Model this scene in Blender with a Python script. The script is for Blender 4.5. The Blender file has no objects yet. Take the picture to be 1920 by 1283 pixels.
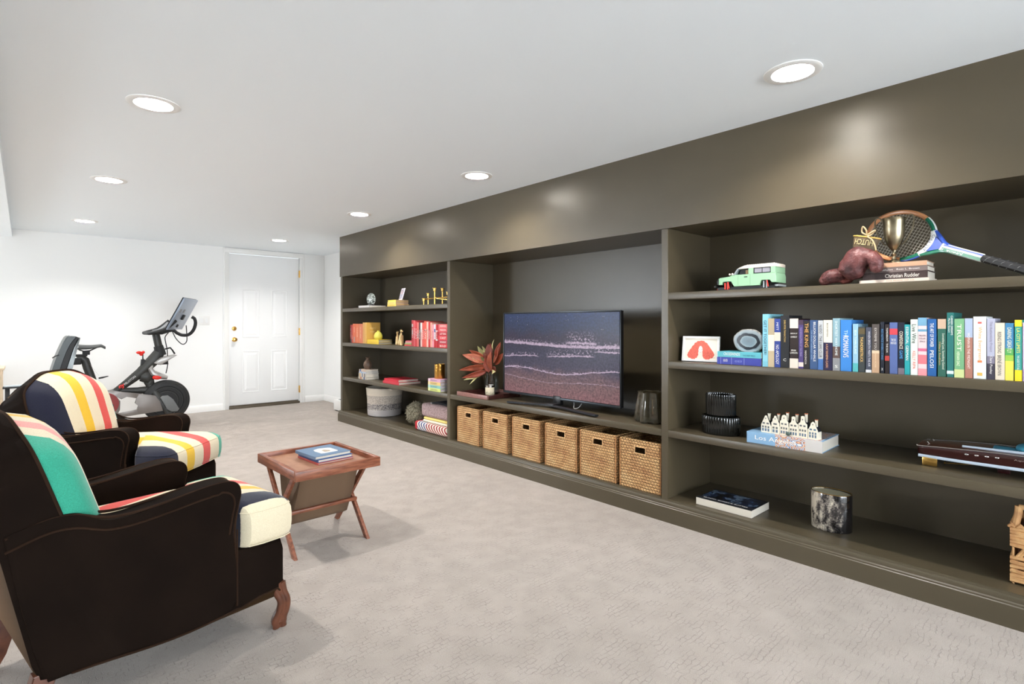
import bpy, bmesh, math, random
from math import sin, cos, pi, radians, sqrt, atan2
from mathutils import Vector, Matrix, noise
random.seed(7)
S = bpy.context.scene
COL = S.collection

# ------------------------------------------------------------ camera
YAW = radians(42.03)
EYE = 1.145
cd = bpy.data.cameras.new('camera')
cam = bpy.data.objects.new('camera', cd)
COL.objects.link(cam)
cam.location = (0, 0, EYE)
cam.rotation_euler = (pi/2, 0, -YAW)
cd.sensor_width = 36
cd.lens = 36*1015.1/1920
cd.shift_y = -(641.5-607.75)/1920
cd.clip_start = 0.02
S.camera = cam

# ------------------------------------------------------------ world, exposure
w = bpy.data.worlds.new('world'); S.world = w; w.use_nodes = True
bg = w.node_tree.nodes['Background']
bg.inputs[0].default_value = (0.80, 0.90, 1.0, 1)
bg.inputs[1].default_value = 1.2
S.view_settings.view_transform = 'Standard'
S.view_settings.look = 'None'
S.view_settings.gamma = 1
S.view_settings.use_curve_mapping = False
S.view_settings.exposure = 1.17

# unseen fill lights behind added windows, tilted up to brighten the ceiling
def fill_light(name, loc, rot, sx, sy, power, col=(0.86, 0.93, 1.0)):
    l = bpy.data.lights.new(name, 'AREA'); l.shape = 'RECTANGLE'; l.size = sx; l.size_y = sy
    l.energy = power; l.color = col
    o = bpy.data.objects.new(name, l); o.location = loc; o.rotation_euler = rot; COL.objects.link(o)
    return o
fill_light('fill_light', (0.0, -5.12, 1.32), (radians(148), 0, 0), 5.6, 1.25, 330)
fill_light('fill_light', (-4.9, 8.12, 1.15), (radians(-140), 0, radians(20)), 1.7, 1.9, 260)
LAMP = 620.0       # emission strength of the ceiling lamps' lenses

# ------------------------------------------------------------ materials
def lin(c):
    return tuple(((x/255)/12.92 if x/255 <= 0.04045 else ((x/255+0.055)/1.055)**2.4) for x in c)
MC = {}
def mat(name, rgb, rough=0.6, metal=0.0, emit=None, es=1.0, trans=0, sheen=0, coat=0, ior=1.45, alpha=1, spec=0.5, var=0.0, vs=12, bump=0.0, bs=60, bd=0.002):
    if name in MC: return MC[name]
    m = bpy.data.materials.new(name); m.use_nodes = True; MC[name] = m
    nt = m.node_tree; b = nt.nodes['Principled BSDF']
    c = lin(rgb)
    b.inputs['Base Color'].default_value = (*c, 1)
    b.inputs['Roughness'].default_value = rough
    b.inputs['Metallic'].default_value = metal
    b.inputs['IOR'].default_value = ior
    b.inputs['Specular IOR Level'].default_value = spec
    b.inputs['Transmission Weight'].default_value = trans
    if sheen:
        b.inputs['Sheen Weight'].default_value = sheen
        b.inputs['Sheen Roughness'].default_value = 0.35
    if coat:
        b.inputs['Coat Weight'].default_value = coat; b.inputs['Coat Roughness'].default_value = 0.12
    if emit is not None:
        b.inputs['Emission Color'].default_value = (*lin(emit), 1); b.inputs['Emission Strength'].default_value = es
    if var or bump:
        tc = nt.nodes.new('ShaderNodeTexCoord')
    if var:
        n = nt.nodes.new('ShaderNodeTexNoise'); n.inputs['Scale'].default_value = vs; n.inputs['Detail'].default_value = 4
        nt.links.new(tc.outputs['Object'], n.inputs['Vector'])
        r = nt.nodes.new('ShaderNodeValToRGB')
        r.color_ramp.elements[0].position = 0.35; r.color_ramp.elements[1].position = 0.65
        r.color_ramp.elements[0].color = (*[x*(1-var) for x in c], 1); r.color_ramp.elements[1].color = (*[min(1, x*(1+var)) for x in c], 1)
        nt.links.new(n.outputs['Fac'], r.inputs[0]); nt.links.new(r.outputs[0], b.inputs['Base Color'])
    if bump:
        n = nt.nodes.new('ShaderNodeTexNoise'); n.inputs['Scale'].default_value = bs; n.inputs['Detail'].default_value = 3
        nt.links.new(tc.outputs['Object'], n.inputs['Vector'])
        bp = nt.nodes.new('ShaderNodeBump'); bp.inputs['Strength'].default_value = bump; bp.inputs['Distance'].default_value = bd
        nt.links.new(n.outputs['Fac'], bp.inputs['Height']); nt.links.new(bp.outputs[0], b.inputs['Normal'])
    return m

class NG:
    """small node-graph helper"""
    def __init__(s, name):
        s.m = bpy.data.materials.new(name); s.m.use_nodes = True; s.nt = s.m.node_tree; s.b = s.nt.nodes['Principled BSDF']
        s.tc = s.nt.nodes.new('ShaderNodeTexCoord')
    def lk(s, a, b): s.nt.links.new(a, b)
    def n(s, t, **k):
        x = s.nt.nodes.new(t)
        for a, v in k.items(): setattr(x, a, v)
        return x
    def val(s, v, inp):
        if isinstance(v, (int, float)): inp.default_value = v
        else: s.lk(v, inp)
    def math(s, op, a, b=0.0, c=None, clamp=False):
        x = s.n('ShaderNodeMath', operation=op); x.use_clamp = clamp
        s.val(a, x.inputs[0]); s.val(b, x.inputs[1])
        if c is not None: s.val(c, x.inputs[2])
        return x.outputs[0]
    def sep(s, out='Object'):
        x = s.n('ShaderNodeSeparateXYZ'); s.lk(s.tc.outputs[out], x.inputs[0]); return x.outputs
    def mapping(s, scale=(1, 1, 1), rot=(0, 0, 0), out='Object'):
        x = s.n('ShaderNodeMapping'); x.inputs['Scale'].default_value = scale; x.inputs['Rotation'].default_value = rot
        s.lk(s.tc.outputs[out], x.inputs[0]); return x.outputs[0]
    def noise(s, scale, detail=3, vec=None, rough=0.5, dim='3D'):
        x = s.n('ShaderNodeTexNoise'); x.noise_dimensions = dim; x.inputs['Scale'].default_value = scale; x.inputs['Detail'].default_value = detail
        x.inputs['Roughness'].default_value = rough
        if vec is None: vec = s.tc.outputs['Object']
        s.lk(vec, x.inputs['Vector']); return x.outputs['Fac']
    def ramp(s, fac, stops, interp='LINEAR'):
        x = s.n('ShaderNodeValToRGB'); e = x.color_ramp.elements; x.color_ramp.interpolation = interp
        for i, (p, c) in enumerate(stops):
            el = e[i] if i < 2 else e.new(p)
            el.position = p
        for i, (p, c) in enumerate(sorted(stops, key=lambda q: q[0])):
            e[i].position = p; e[i].color = (*(lin(c) if max(c) > 1 else c), 1)
        s.lk(fac, x.inputs[0]); return x.outputs[0]
    def mix(s, f, a, b, blend='MIX'):
        x = s.n('ShaderNodeMix', data_type='RGBA', blend_type=blend)
        s.val(f, x.inputs[0])
        for v, i in ((a, 6), (b, 7)):
            if isinstance(v, tuple): x.inputs[i].default_value = (*(lin(v) if max(v) > 1 else v), 1)
            else: s.lk(v, x.inputs[i])
        return x.outputs[2]
    def smooth(s, v, lo, hi):
        x = s.n('ShaderNodeMapRange', interpolation_type='SMOOTHSTEP'); s.val(v, x.inputs[0])
        x.inputs[1].default_value = lo; x.inputs[2].default_value = hi; return x.outputs[0]
    def bump(s, h, strength=0.5, dist=0.005):
        x = s.n('ShaderNodeBump'); x.inputs['Strength'].default_value = strength; x.inputs['Distance'].default_value = dist
        s.lk(h, x.inputs['Height']); s.lk(x.outputs[0], s.b.inputs['Normal'])
    def color(s, c): s.val(c, s.b.inputs['Base Color'])
    def set(s, **k):
        for a, v in k.items():
            s.b.inputs[a.replace('_', ' ')].default_value = v
        return s.m

# walls and ceiling
def paint(name, rgb, b=0.03):
    g = NG(name)
    n = g.noise(140, 2); g.bump(n, b, 0.002)
    g.b.inputs['Base Color'].default_value = (*lin(rgb), 1)
    return g.set(Roughness=0.75)
M_WALL = paint('white_wall_paint', (243, 243, 241))
M_CEIL = paint('white_ceiling_paint', (245, 251, 255), 0.02)
M_TRIM = mat('white_trim_gloss', (238, 237, 234), 0.35)
M_DOOR = mat('white_door_paint', (238, 238, 237), 0.4)
M_OLIVE = None
g = NG('olive_cabinet_paint')
n = g.noise(3, 3); g.color(g.ramp(n, [(0.3, (76, 67, 50)), (0.7, (80, 71, 54))]))
n2 = g.noise(220, 2); g.bump(n2, 0.03, 0.001)
M_OLIVE = g.set(Roughness=0.36, Specular_IOR_Level=0.55)
# carpet: cut pile with a low loop grid and soft colour mottling
g = NG('beige_carpet')
ox = g.sep()
big = g.noise(1.6, 4, g.mapping((1, 1.6, 1), (0, 0, 0.5)))
mid = g.noise(9, 4); fine = g.noise(420, 2)
c1 = g.ramp(big, [(0.36, (148, 137, 126)), (0.66, (165, 153, 142))])
c2 = g.mix(0.35, c1, g.ramp(mid, [(0.35, (136, 126, 117)), (0.65, (174, 164, 155))]))
wob = g.n('ShaderNodeTexNoise'); wob.inputs['Scale'].default_value = 26; wob.inputs['Detail'].default_value = 2
g.lk(g.tc.outputs['Object'], wob.inputs['Vector'])
vm = g.n('ShaderNodeVectorMath', operation='MULTIPLY_ADD'); g.lk(wob.outputs['Color'], vm.inputs[0]); vm.inputs[1].default_value = (0.03, 0.03, 0); g.lk(g.tc.outputs['Object'], vm.inputs[2])
br = g.n('ShaderNodeTexBrick'); g.lk(vm.outputs[0], br.inputs['Vector']); br.inputs['Scale'].default_value = 1.0
br.inputs['Brick Width'].default_value = 0.034; br.inputs['Row Height'].default_value = 0.019; br.inputs['Mortar Size'].default_value = 0.0016; br.inputs['Mortar Smooth'].default_value = 0.6
br.offset = 0.5
lines = br.outputs['Fac']
gate = g.smooth(g.noise(14, 3), 0.40, 0.62)
lf = g.math('MULTIPLY', g.math('MULTIPLY', lines, gate), 0.7)
c3 = g.mix(lf, c2, (122, 110, 100))
c4 = g.mix(0.30, c3, g.ramp(fine, [(0.36, (150, 140, 132)), (0.64, (216, 206, 196))]))
g.color(c4)
h = g.math('SUBTRACT', g.math('MULTIPLY', fine, 0.6), g.math('MULTIPLY', lf, 1.5)); g.bump(h, 0.6, 0.006)
M_CARPET = g.set(Roughness=0.95, Sheen_Weight=0.15)

# ------------------------------------------------------------ mesh builder
class MB:
    def __init__(s): s.bm = bmesh.new(); s.M = Matrix.Identity(4)
    def at(s, M): s.M = M; return s
    def _v(s, p): return s.bm.verts.new(s.M @ Vector(p))
    def box(s, x0, x1, y0, y1, z0, z1, bev=0.0, seg=2):
        vs = [s._v((x, y, z)) for z in (z0, z1) for y in (y0, y1) for x in (x0, x1)]
        F = [(0, 2, 3, 1), (4, 5, 7, 6), (0, 1, 5, 4), (2, 6, 7, 3), (0, 4, 6, 2), (1, 3, 7, 5)]
        fs = [s.bm.faces.new([vs[i] for i in f]) for f in F]
        if bev > 0:
            es = list({e for f in fs for e in f.edges})
            bmesh.ops.bevel(s.bm, geom=es, offset=bev, segments=seg, profile=0.5, affect='EDGES', clamp_overlap=True)
        return s
    def prism(s, pts, axis, a, b, bev=0.0, seg=2):
        """extrude a 2-D polygon; axis 0: pts are (y,z) along x; 1: (x,z) along y; 2: (x,y) along z"""
        def P(p, t):
            return (t, p[0], p[1]) if axis == 0 else ((p[0], t, p[1]) if axis == 1 else (p[0], p[1], t))
        A = [s._v(P(p, a)) for p in pts]; B = [s._v(P(p, b)) for p in pts]
        n = len(pts); fs = []
        fs.append(s.bm.faces.new(A)); fs.append(s.bm.faces.new(B[::-1]))
        for i in range(n):
            fs.append(s.bm.faces.new((A[i], B[i], B[(i+1) % n], A[(i+1) % n])))
        if bev > 0:
            es = list(set(fs[0].edges) | set(fs[1].edges))
            bmesh.ops.bevel(s.bm, geom=es, offset=bev, segments=seg, profile=0.5, affect='EDGES', clamp_overlap=True)
        return s
    def lathe(s, prof, c=(0, 0, 0), n=24, sx=1, sy=1, flute=0, nf=0, cap=True):
        rings = []
        for r, z in prof:
            ring = []
            for i in range(n):
                a = 2*pi*i/n; rr = r*(1+flute*cos(nf*a)) if nf else r
                ring.append(s._v((c[0]+rr*cos(a)*sx, c[1]+rr*sin(a)*sy, c[2]+z)))
            rings.append(ring)
        for k in range(len(rings)-1):
            for i in range(n):
                s.bm.faces.new((rings[k][i], rings[k][(i+1) % n], rings[k+1][(i+1) % n], rings[k+1][i]))
        if cap:
            if prof[0][0] > 1e-5: s.bm.faces.new(rings[0][::-1])
            if prof[-1][0] > 1e-5: s.bm.faces.new(rings[-1])
        return s
    def cyl(s, p0, p1, r0, r1=None, n=16):
        return s.tube([p0, p1], [r0, r0 if r1 is None else r1], n)
    def tube(s, path, r, n=8, closed=False, sq=0, flat=None, up=None):
        path = [Vector(p) for p in path]; m = len(path)
        rs = r if isinstance(r, (list, tuple)) else [r]*m
        T = []
        for i in range(m):
            if closed: t = path[(i+1) % m]-path[i-1]
            else: t = path[min(i+1, m-1)]-path[max(i-1, 0)]
            T.append(t.normalized() if t.length > 1e-9 else Vector((0, 0, 1)))
        u = Vector(up) if up is not None else (Vector((0, 0, 1)) if abs(T[0].z) < 0.9 else Vector((1, 0, 0)))
        u = (u - T[0]*u.dot(T[0])).normalized()
        rings = []
        for i in range(m):
            if i: 
                u = u - T[i]*u.dot(T[i]); u.normalize()
            v = T[i].cross(u)
            ring = []
            for k in range(n):
                a = 2*pi*(k+0.5*(n == 4))/n
                ca, sa = cos(a), sin(a)
                if flat: ca *= flat[0]; sa *= flat[1]
                ring.append(s._v(path[i]+(u*ca+v*sa)*rs[i]))
            rings.append(ring)
        for j in range(m if closed else m-1):
            A, B = rings[j], rings[(j+1) % m]
            for k in range(n): s.bm.faces.new((A[k], A[(k+1) % n], B[(k+1) % n], B[k]))
        if not closed:
            s.bm.faces.new(rings[0][::-1]); s.bm.faces.new(rings[-1])
        return s
    def torus(s, c, R, r, axis=2, n=32, k=8):
        pts = []
        for i in range(n):
            a = 2*pi*i/n; p = [R*cos(a), R*sin(a)]
            q = (0, p[0], p[1]) if axis == 0 else ((p[0], 0, p[1]) if axis == 1 else (p[0], p[1], 0))
            pts.append(Vector(c)+Vector(q))
        return s.tube(pts, r, k, closed=True)
    def sphere(s, c, r, n=16, m=10, sx=1, sy=1, sz=1):
        prof = [(max(1e-6, r*sin(pi*i/m)), -r*cos(pi*i/m)*sz) for i in range(m+1)]
        s.lathe(prof, c, n, sx, sy, cap=False)
        bmesh.ops.remove_doubles(s.bm, verts=s.bm.verts, dist=1e-6)
        return s
    def grid(s, fn, nu, nv, closeu=False):
        V = [[s._v(fn(i/nu, j/nv)) for j in range(nv+1)] for i in range(nu+(0 if closeu else 1))]
        k = len(V)
        for i in range(nu):
            for j in range(nv):
                a, b = V[i], V[(i+1) % k]
                s.bm.faces.new((a[j], b[j], b[j+1], a[j+1]))
        return s
    def poly(s, pts):
        s.bm.faces.new([s._v(p) for p in pts]); return s

def mesh_obj(name, mb, material, parent=None, smooth=None, sub=0, solid=0, autos=True, bevel=0):
    me = bpy.data.meshes.new(name)
    bmesh.ops.recalc_face_normals(mb.bm, faces=mb.bm.faces)
    if autos:
        for f in mb.bm.faces: f.smooth = True
        for e in mb.bm.edges:
            if len(e.link_faces) == 2 and e.calc_face_angle(0) > radians(38): e.smooth = False
    mb.bm.to_mesh(me); mb.bm.free()
    o = bpy.data.objects.new(name, me); COL.objects.link(o)
    if isinstance(material, (list, tuple)):
        for m in material: me.materials.append(m)
    elif material: me.materials.append(material)
    if solid:
        md = o.modifiers.new('solid', 'SOLIDIFY'); md.thickness = solid; md.offset = 0
    if bevel:
        md = o.modifiers.new('bevel', 'BEVEL'); md.width = bevel; md.segments = 2; md.limit_method = 'ANGLE'
    if sub:
        md = o.modifiers.new('sub', 'SUBSURF'); md.levels = sub; md.render_levels = sub
    if parent: o.parent = parent
    return o

def thing(name, label, cat, loc=(0, 0, 0), rz=0, group=None, rot=None):
    o = bpy.data.objects.new(name, None); COL.objects.link(o); o.empty_display_size = 0.05
    o.location = loc; o.rotation_euler = rot if rot else (0, 0, rz)
    o['label'] = label; o['category'] = cat
    if group: o['group'] = group
    return o
def tag(o, label, cat, group=None):
    o['label'] = label; o['category'] = cat
    if group: o['group'] = group
    return o
def struct(name, mb, m, parent=None, **k):
    o = mesh_obj(name, mb, m, parent, **k)
    if parent is None: o['kind'] = 'structure'
    return o
def part(name, mb, m, parent, label=None, **k):
    o = mesh_obj(name, mb, m, parent, **k)
    if label: o['label'] = label
    return o
def copy_tree(o, parent=None):
    c = o.copy(); COL.objects.link(c); c.parent = parent
    for ch in list(o.children): copy_tree(ch, c)
    return c

def text_part(name, body, m, parent, loc, xdir, ydir, length, height, depth=0.0006, maxh=None):
    """lettering as a thin mesh; xdir = reading direction, ydir = up of the letters, fitted to length x height, centred on loc"""
    cu = bpy.data.curves.new('t', 'FONT'); cu.body = body; cu.size = 1; cu.align_x = 'CENTER'; cu.align_y = 'CENTER'; cu.resolution_u = 2
    cu.extrude = 0.0
    tmp = bpy.data.objects.new('t', cu)
    me = bpy.data.meshes.new_from_object(tmp)
    bpy.data.objects.remove(tmp); bpy.data.curves.remove(cu)
    xs = [v.co.x for v in me.vertices]; ys = [v.co.y for v in me.vertices]
    if not xs: return None
    cx, cy = (min(xs)+max(xs))/2, (min(ys)+max(ys))/2
    sx = length/(max(xs)-min(xs)); sy = height/(max(ys)-min(ys))
    X = Vector(xdir).normalized(); Y = Vector(ydir).normalized(); Z = X.cross(Y)
    for v in me.vertices:
        v.co = X*((v.co.x-cx)*sx) + Y*((v.co.y-cy)*sy) + Z*depth + Vector(loc)
    me.name = name
    me.materials.clear(); me.materials.append(m)
    o = bpy.data.objects.new(name, me); COL.objects.link(o); o.parent = parent
    return o

def arc(cx, cy, r, a0, a1, n):
    return [(cx+r*cos(radians(a0+(a1-a0)*i/n)), cy+r*sin(radians(a0+(a1-a0)*i/n))) for i in range(n+1)]
def spline(pts, n=6):
    P = [Vector(p) for p in pts]; out = []
    for i in range(len(P)-1):
        p0 = P[max(i-1, 0)]; p1 = P[i]; p2 = P[i+1]; p3 = P[min(i+2, len(P)-1)]
        for k in range(n):
            t = k/n
            out.append(0.5*((2*p1)+(p2-p0)*t+(2*p0-5*p1+4*p2-p3)*t*t+(3*p1-p0-3*p2+p3)*t**3))
    out.append(P[-1]); return out
def spl2(pts, n=6): return [(v[0], v[1]) for v in spline([(p[0], p[1], 0) for p in pts], n)]

# ------------------------------------------------------------ room
H = 2.17; D = 2.768; YB = 7.926; XR = 3.349; XL = -6.0; YF = -5.0
struct('floor', MB().box(XL-.2, XR+.2, YF-.2, YB+.2, -0.1, 0), M_CARPET)
LIGHTS = ((2.322, .872), (2.322, 2.94), (2.322, 4.70), (2.322, 6.83), (.448, 2.99), (.448, 4.77), (.448, 6.84), (-1.7, 6.2), (-1.7, 4.0), (-3.6, 6.2))
CAN = .05
cut = MB()
for x, y in LIGHTS: cut.cyl((x, y, H-.02), (x, y, H+CAN+.003), .0785, n=40)
cut_o = mesh_obj('t', cut, None, autos=False)
ce = struct('ceiling', MB().box(XL-.2, XR+.2, YF-.2, YB+.2, H, H+0.1), M_CEIL, autos=False)
md = ce.modifiers.new('b', 'BOOLEAN'); md.operation = 'DIFFERENCE'; md.solver = 'EXACT'; md.object = cut_o
bpy.context.view_layer.update()
me_ = bpy.data.meshes.new_from_object(ce.evaluated_get(bpy.context.evaluated_depsgraph_get()))
ce.modifiers.clear(); ce.data = me_; me_.name = 'ceiling'
bpy.data.objects.remove(cut_o)
# far wall around the door opening
DX0, DX1, DZ = 2.037, 2.975, 2.095
b = MB().box(XL, -5.8, YB, YB+.15, 0, H).box(-5.8, -4.0, YB, YB+.15, 0, .12).box(-5.8, -4.0, YB, YB+.15, 2.08, H).box(-4.0, DX0-.02, YB, YB+.15, 0, H).box(DX1+.02, XR+.2, YB, YB+.15, 0, H).box(DX0-.02, DX1+.02, YB, YB+.15, DZ+.02, H)
struct('wall_back', b, M_WALL)
struct('wall_right', MB().box(XR, XR+.15, YF, YB, 0, H), M_WALL)
def wall_with_window(name, axis):
    b = MB()
    if axis == 'y':   # wall behind the camera, added window x -2.8..2.8
        for a in ((XL, -2.8, 0, H), (2.8, XR, 0, H), (-2.8, 2.8, 0, .7), (-2.8, 2.8, 1.95, H)):
            b.box(a[0], a[1], YF-.12, YF, a[2], a[3])
    else:
        b.box(XL-.12, XL, YF, YB, 0, H)
    struct(name, b, M_WALL if axis == 'y' else paint('dark_unseen_wall_paint', (118, 112, 104)))  # unseen left wall darkened so the right bay's back reflects less light
wall_with_window('wall_front', 'y'); wall_with_window('wall_left', 'x')
def win(name, M, wdt, za=.7, zb=1.95):
    r = bpy.data.objects.new(name, None); COL.objects.link(r); r['kind'] = 'structure'
    b = MB().at(M)
    for a in ((0, .05), (wdt-.05, wdt), (wdt/3-.025, wdt/3+.025), (2*wdt/3-.025, 2*wdt/3+.025)): b.box(a[0], a[1], -.05, .0, za, zb)
    b.box(0, wdt, -.05, .0, za, za+.05).box(0, wdt, -.05, .0, zb-.05, zb)
    part('window_frame', b, M_TRIM, r)
win('added_window_1', Matrix.Translation((-2.8, YF, 0)), 5.6)  # unseen window added to let the rear fill light in
win('added_window_2', Matrix.Translation((-5.8, YB+.08, 0)), 1.8, .12, 2.08)  # unseen opening added for the fill light at the far end
# dropped soffit on the left
struct('trim_1', MB().box(-0.5, -0.095, 1.2, YB, 2.085, H), M_CEIL)
# baseboards (profiled)
def baseboard(name, M, L):
    p = [(0, 0), (-.014, 0), (-.014, .065), (-.010, .075), (-.007, .085), (-.004, .09), (0, .09)]
    b = MB().at(M); b.prism(p, 0, 0, L); struct(name, b, M_TRIM)
baseboard('baseboard_back', Matrix.Translation((-1.1, YB, 0)), 1.975+1.1)
baseboard('baseboard_corner', Matrix.Translation((3.055, YB, 0)), XR-3.055)
baseboard('baseboard_right', Matrix.Translation((XR, YB, 0)) @ Matrix.Rotation(-pi/2, 4, 'Z'), YB-6.15)
# door casing
b = MB()
b.box(1.966, DX0, YB-.018, YB+.0, 0, DZ+.008, .003).box(DX1, 3.05, YB-.018, YB, 0, DZ+.008, .003).box(1.966, 3.05, YB-.018, YB, DZ+.0085, 2.168, .003)
b.box(1.976, 1.988, YB-.026, YB-.0175, 0, 2.1495).box(3.028, 3.04, YB-.026, YB-.0175, 0, 2.1495).box(1.976, 3.04, YB-.026, YB-.0175, 2.15, 2.162)
b.box(DX0-.018, DX0-.004, YB+.001, YB+.12, 0, DZ+.0035).box(DX1+.004, DX1+.018, YB+.001, YB+.12, 0, DZ+.0035).box(DX0-.018, DX1+.018, YB+.001, YB+.12, DZ+.004, DZ+.018)
struct('trim_2', b, M_TRIM)
# door
dr = bpy.data.objects.new('door_1', None); COL.objects.link(dr); dr['kind'] = 'structure'
part('door_panel', MB().box(DX0+.002, DX1-.002, YB+.004, YB+.044, .045, DZ-.003, .002), M_DOOR, dr)
for (x0, x1, z0, z1) in ((2.205, 2.428, .958, 1.62), (2.585, 2.808, .958, 1.62), (2.205, 2.428, .205, .78), (2.585, 2.808, .205, .78)):
    b = MB()
    for k, (ins, y) in enumerate(((0, .0), (.02, .006))):
        pass
    # raised moulding ring
    def ring(i0, i1, ya, yb):
        A = [(x0+i0, ya, z0+i0), (x1-i0, ya, z0+i0), (x1-i0, ya, z1-i0), (x0+i0, ya, z1-i0)]
        B = [(x0+i1, yb, z0+i1), (x1-i1, yb, z0+i1), (x1-i1, yb, z1-i1), (x0+i1, yb, z1-i1)]
        for i in range(4):
            b.poly([A[i], A[(i+1) % 4], B[(i+1) % 4], B[i]])
    y0 = YB+.0045
    ring(0, .008, y0, y0-.005); ring(.008, .02, y0-.005, y0+.0); ring(.02, .032, y0-.0002, y0-.0002); ring(.032, .055, y0-.0002, y0-.0055)
    b.poly([(x0+.055, y0-.0055, z0+.055), (x1-.055, y0-.0055, z0+.055), (x1-.055, y0-.0055, z1-.055), (x0+.055, y0-.0055, z1-.055)])
    part('raised_panel', b, M_DOOR, dr, autos=False)
M_BRASS = mat('polished_brass', (222, 178, 98), 0.22, 1.0)
M_DARKM = mat('bronze_threshold', (92, 82, 68), 0.5, .4)
def knobm(z, r):
    b = MB().at(Matrix.Translation((2.105, YB+.004, z)) @ Matrix.Rotation(pi/2, 4, 'X'))
    if r: b.lathe([(.031, 0), (.031, .004), (.012, .008), (.011, .03), (.024, .04), (.028, .052), (.022, .064), (.006, .067), (1e-5, .067)], n=24)
    else: b.lathe([(.029, 0), (.029, .008), (.024, .014), (.014, .015), (.013, .02), (1e-5, .02)], n=24)
    return b
part('door_knob', knobm(.935, 1), M_BRASS, dr); part('deadbolt', knobm(1.083, 0), M_BRASS, dr)
for z in (1.87, 1.035, .2):
    part('hinge', MB().box(DX1-.008, DX1+.012, YB-.012, YB+.006, z-.05, z+.05, .002).cyl((DX1+.003, YB-.014, z-.052), (DX1+.003, YB-.014, z+.052), .006, n=10), M_BRASS, dr)
part('threshold', MB().box(DX0, DX1, YB-.03, YB+.05, 0, .03, .004).box(DX0+.01, DX1-.01, YB+.006, YB+.02, .03, .046), M_DARKM, dr)

# wall plates
t = thing('light_switch_plate', 'white two gang light switch plate on the wall beside the door', 'light switch', (1.745, YB, 1.19))
part('plate', MB().box(-.062, .062, -.007, 0, -.058, .058, .003), M_TRIM, t)
for x in (-.026, .026): part('switch', MB().box(x-.017, x+.017, -.011, -.005, -.033, .033, .002), M_DOOR, t)
t = thing('wall_outlet', 'white wall outlet low on the wall behind the exercise bike', 'outlet', (1.078, YB, .417))
part('plate', MB().box(-.036, .036, -.006, 0, -.058, .058, .002), M_TRIM, t)
for z in (-.02, .02): part('socket', MB().box(-.016, .016, -.009, -.004, z-.014, z+.014, .003), M_DOOR, t)

# ------------------------------------------------------------ recessed lights
M_LENS = mat('lamp_lens', (255, 246, 232), .5, emit=(255, 252, 249), es=LAMP)
M_CAN = mat('lamp_reflector', (250, 246, 238), .35)
def downlight(x, y, label):
    t = thing('recessed_ceiling_light', label, 'ceiling light', (x, y, H), 0, 'round recessed ceiling lights')
    part('trim_ring', MB().lathe([(.108, .0), (.108, -.003), (.100, -.006), (.078, -.005), (.076, .0)], n=40, cap=False), M_TRIM, t)
    part('reflector', MB().lathe([(.0775, -.002), (.0765, .004), (.060, CAN*.6), (.0425, CAN)], n=40, cap=False), M_CAN, t)
    part('lens', MB().lathe([(.0424, CAN), (.03, CAN-.002), (.015, CAN-.003), (1e-5, CAN-.003)], n=40, cap=False), M_LENS, t)
ll = [(2.322, .872, 'round recessed ceiling light nearest the camera, above the toy truck shelf'),
      (2.322, 2.94, 'round recessed ceiling light above the television bay'),
      (2.322, 4.70, 'round recessed ceiling light in front of the bay with the red books'),
      (2.322, 6.83, 'round recessed ceiling light in front of the white door'),
      (.448, 2.99, 'large bright ceiling light at upper left of the photo'),
      (.448, 4.77, 'middle of the three ceiling lights in the left row'),
      (.448, 6.84, 'farthest small ceiling light in the left row, over the exercise bike')]
for a in ll: downlight(*a)
for k, a in enumerate(((-1.7, 6.2), (-1.7, 4.0), (-3.6, 6.2))):  # unseen lamps added to brighten the far wall and carpet
    downlight(a[0], a[1], 'unseen ceiling light added beyond the soffit as fill light, ' + ('near the far wall', 'beside the armchairs', 'by the added window')[k])

# ------------------------------------------------------------ built-in bookcase
bk = thing('built_in_bookcase', 'wall-length dark olive built-in bookcase with three bays of shelves', 'bookcase', (D, 1.75, 0))
bk_off = Vector((-D, -1.75, 0))
def bpart(name, mb, label=None, **k):
    for v in mb.bm.verts: v.co += bk_off
    return part(name, mb, M_OLIVE, bk, label, **k)
XF = D+.008; XBk = 3.27; YL = 6.109; YR = -.43
DIV = [(6.051, 6.10), (3.893, 3.936), (1.728, 1.772), (-.43, -.387)]
bays = [(3.936, 6.051), (1.772, 3.893), (-.387, 1.728)]
bpart('fascia', MB().box(D, XR, YR, YL, 1.70, H))
bpart('back_panel', MB().box(XBk, XBk+.03, YR, YL-.01, 0, 1.70))
for i, (a, c) in enumerate(DIV):
    bpart('side_panel' if i in (0, 3) else 'divider', MB().box(XF, XBk, a, c, .12, 1.70, .0015, 1))
for a, c in bays: bpart('bottom_panel', MB().box(XF-.004, XBk, a, c, .09, .13))
for (a, c), zs in zip(bays, ((1.326, .928, .528), (.528,), (1.326, .928, .528))):
    for z in zs: bpart('shelf', MB().box(XF+.001, XBk, a, c, z-.04, z, .002, 2))
prof = [(XF+.03, 0), (D-.014, 0), (D-.014, .085), (D-.010, .088), (D-.010, .094), (D-.004, .098), (D-.0045, .112), (D-.001, .118), (D+.002, .1185), (D+.003, .124), (XF+.03, .124)]
bpart('base_moulding', MB().prism(prof, 1, YR, YL+.02))

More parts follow.
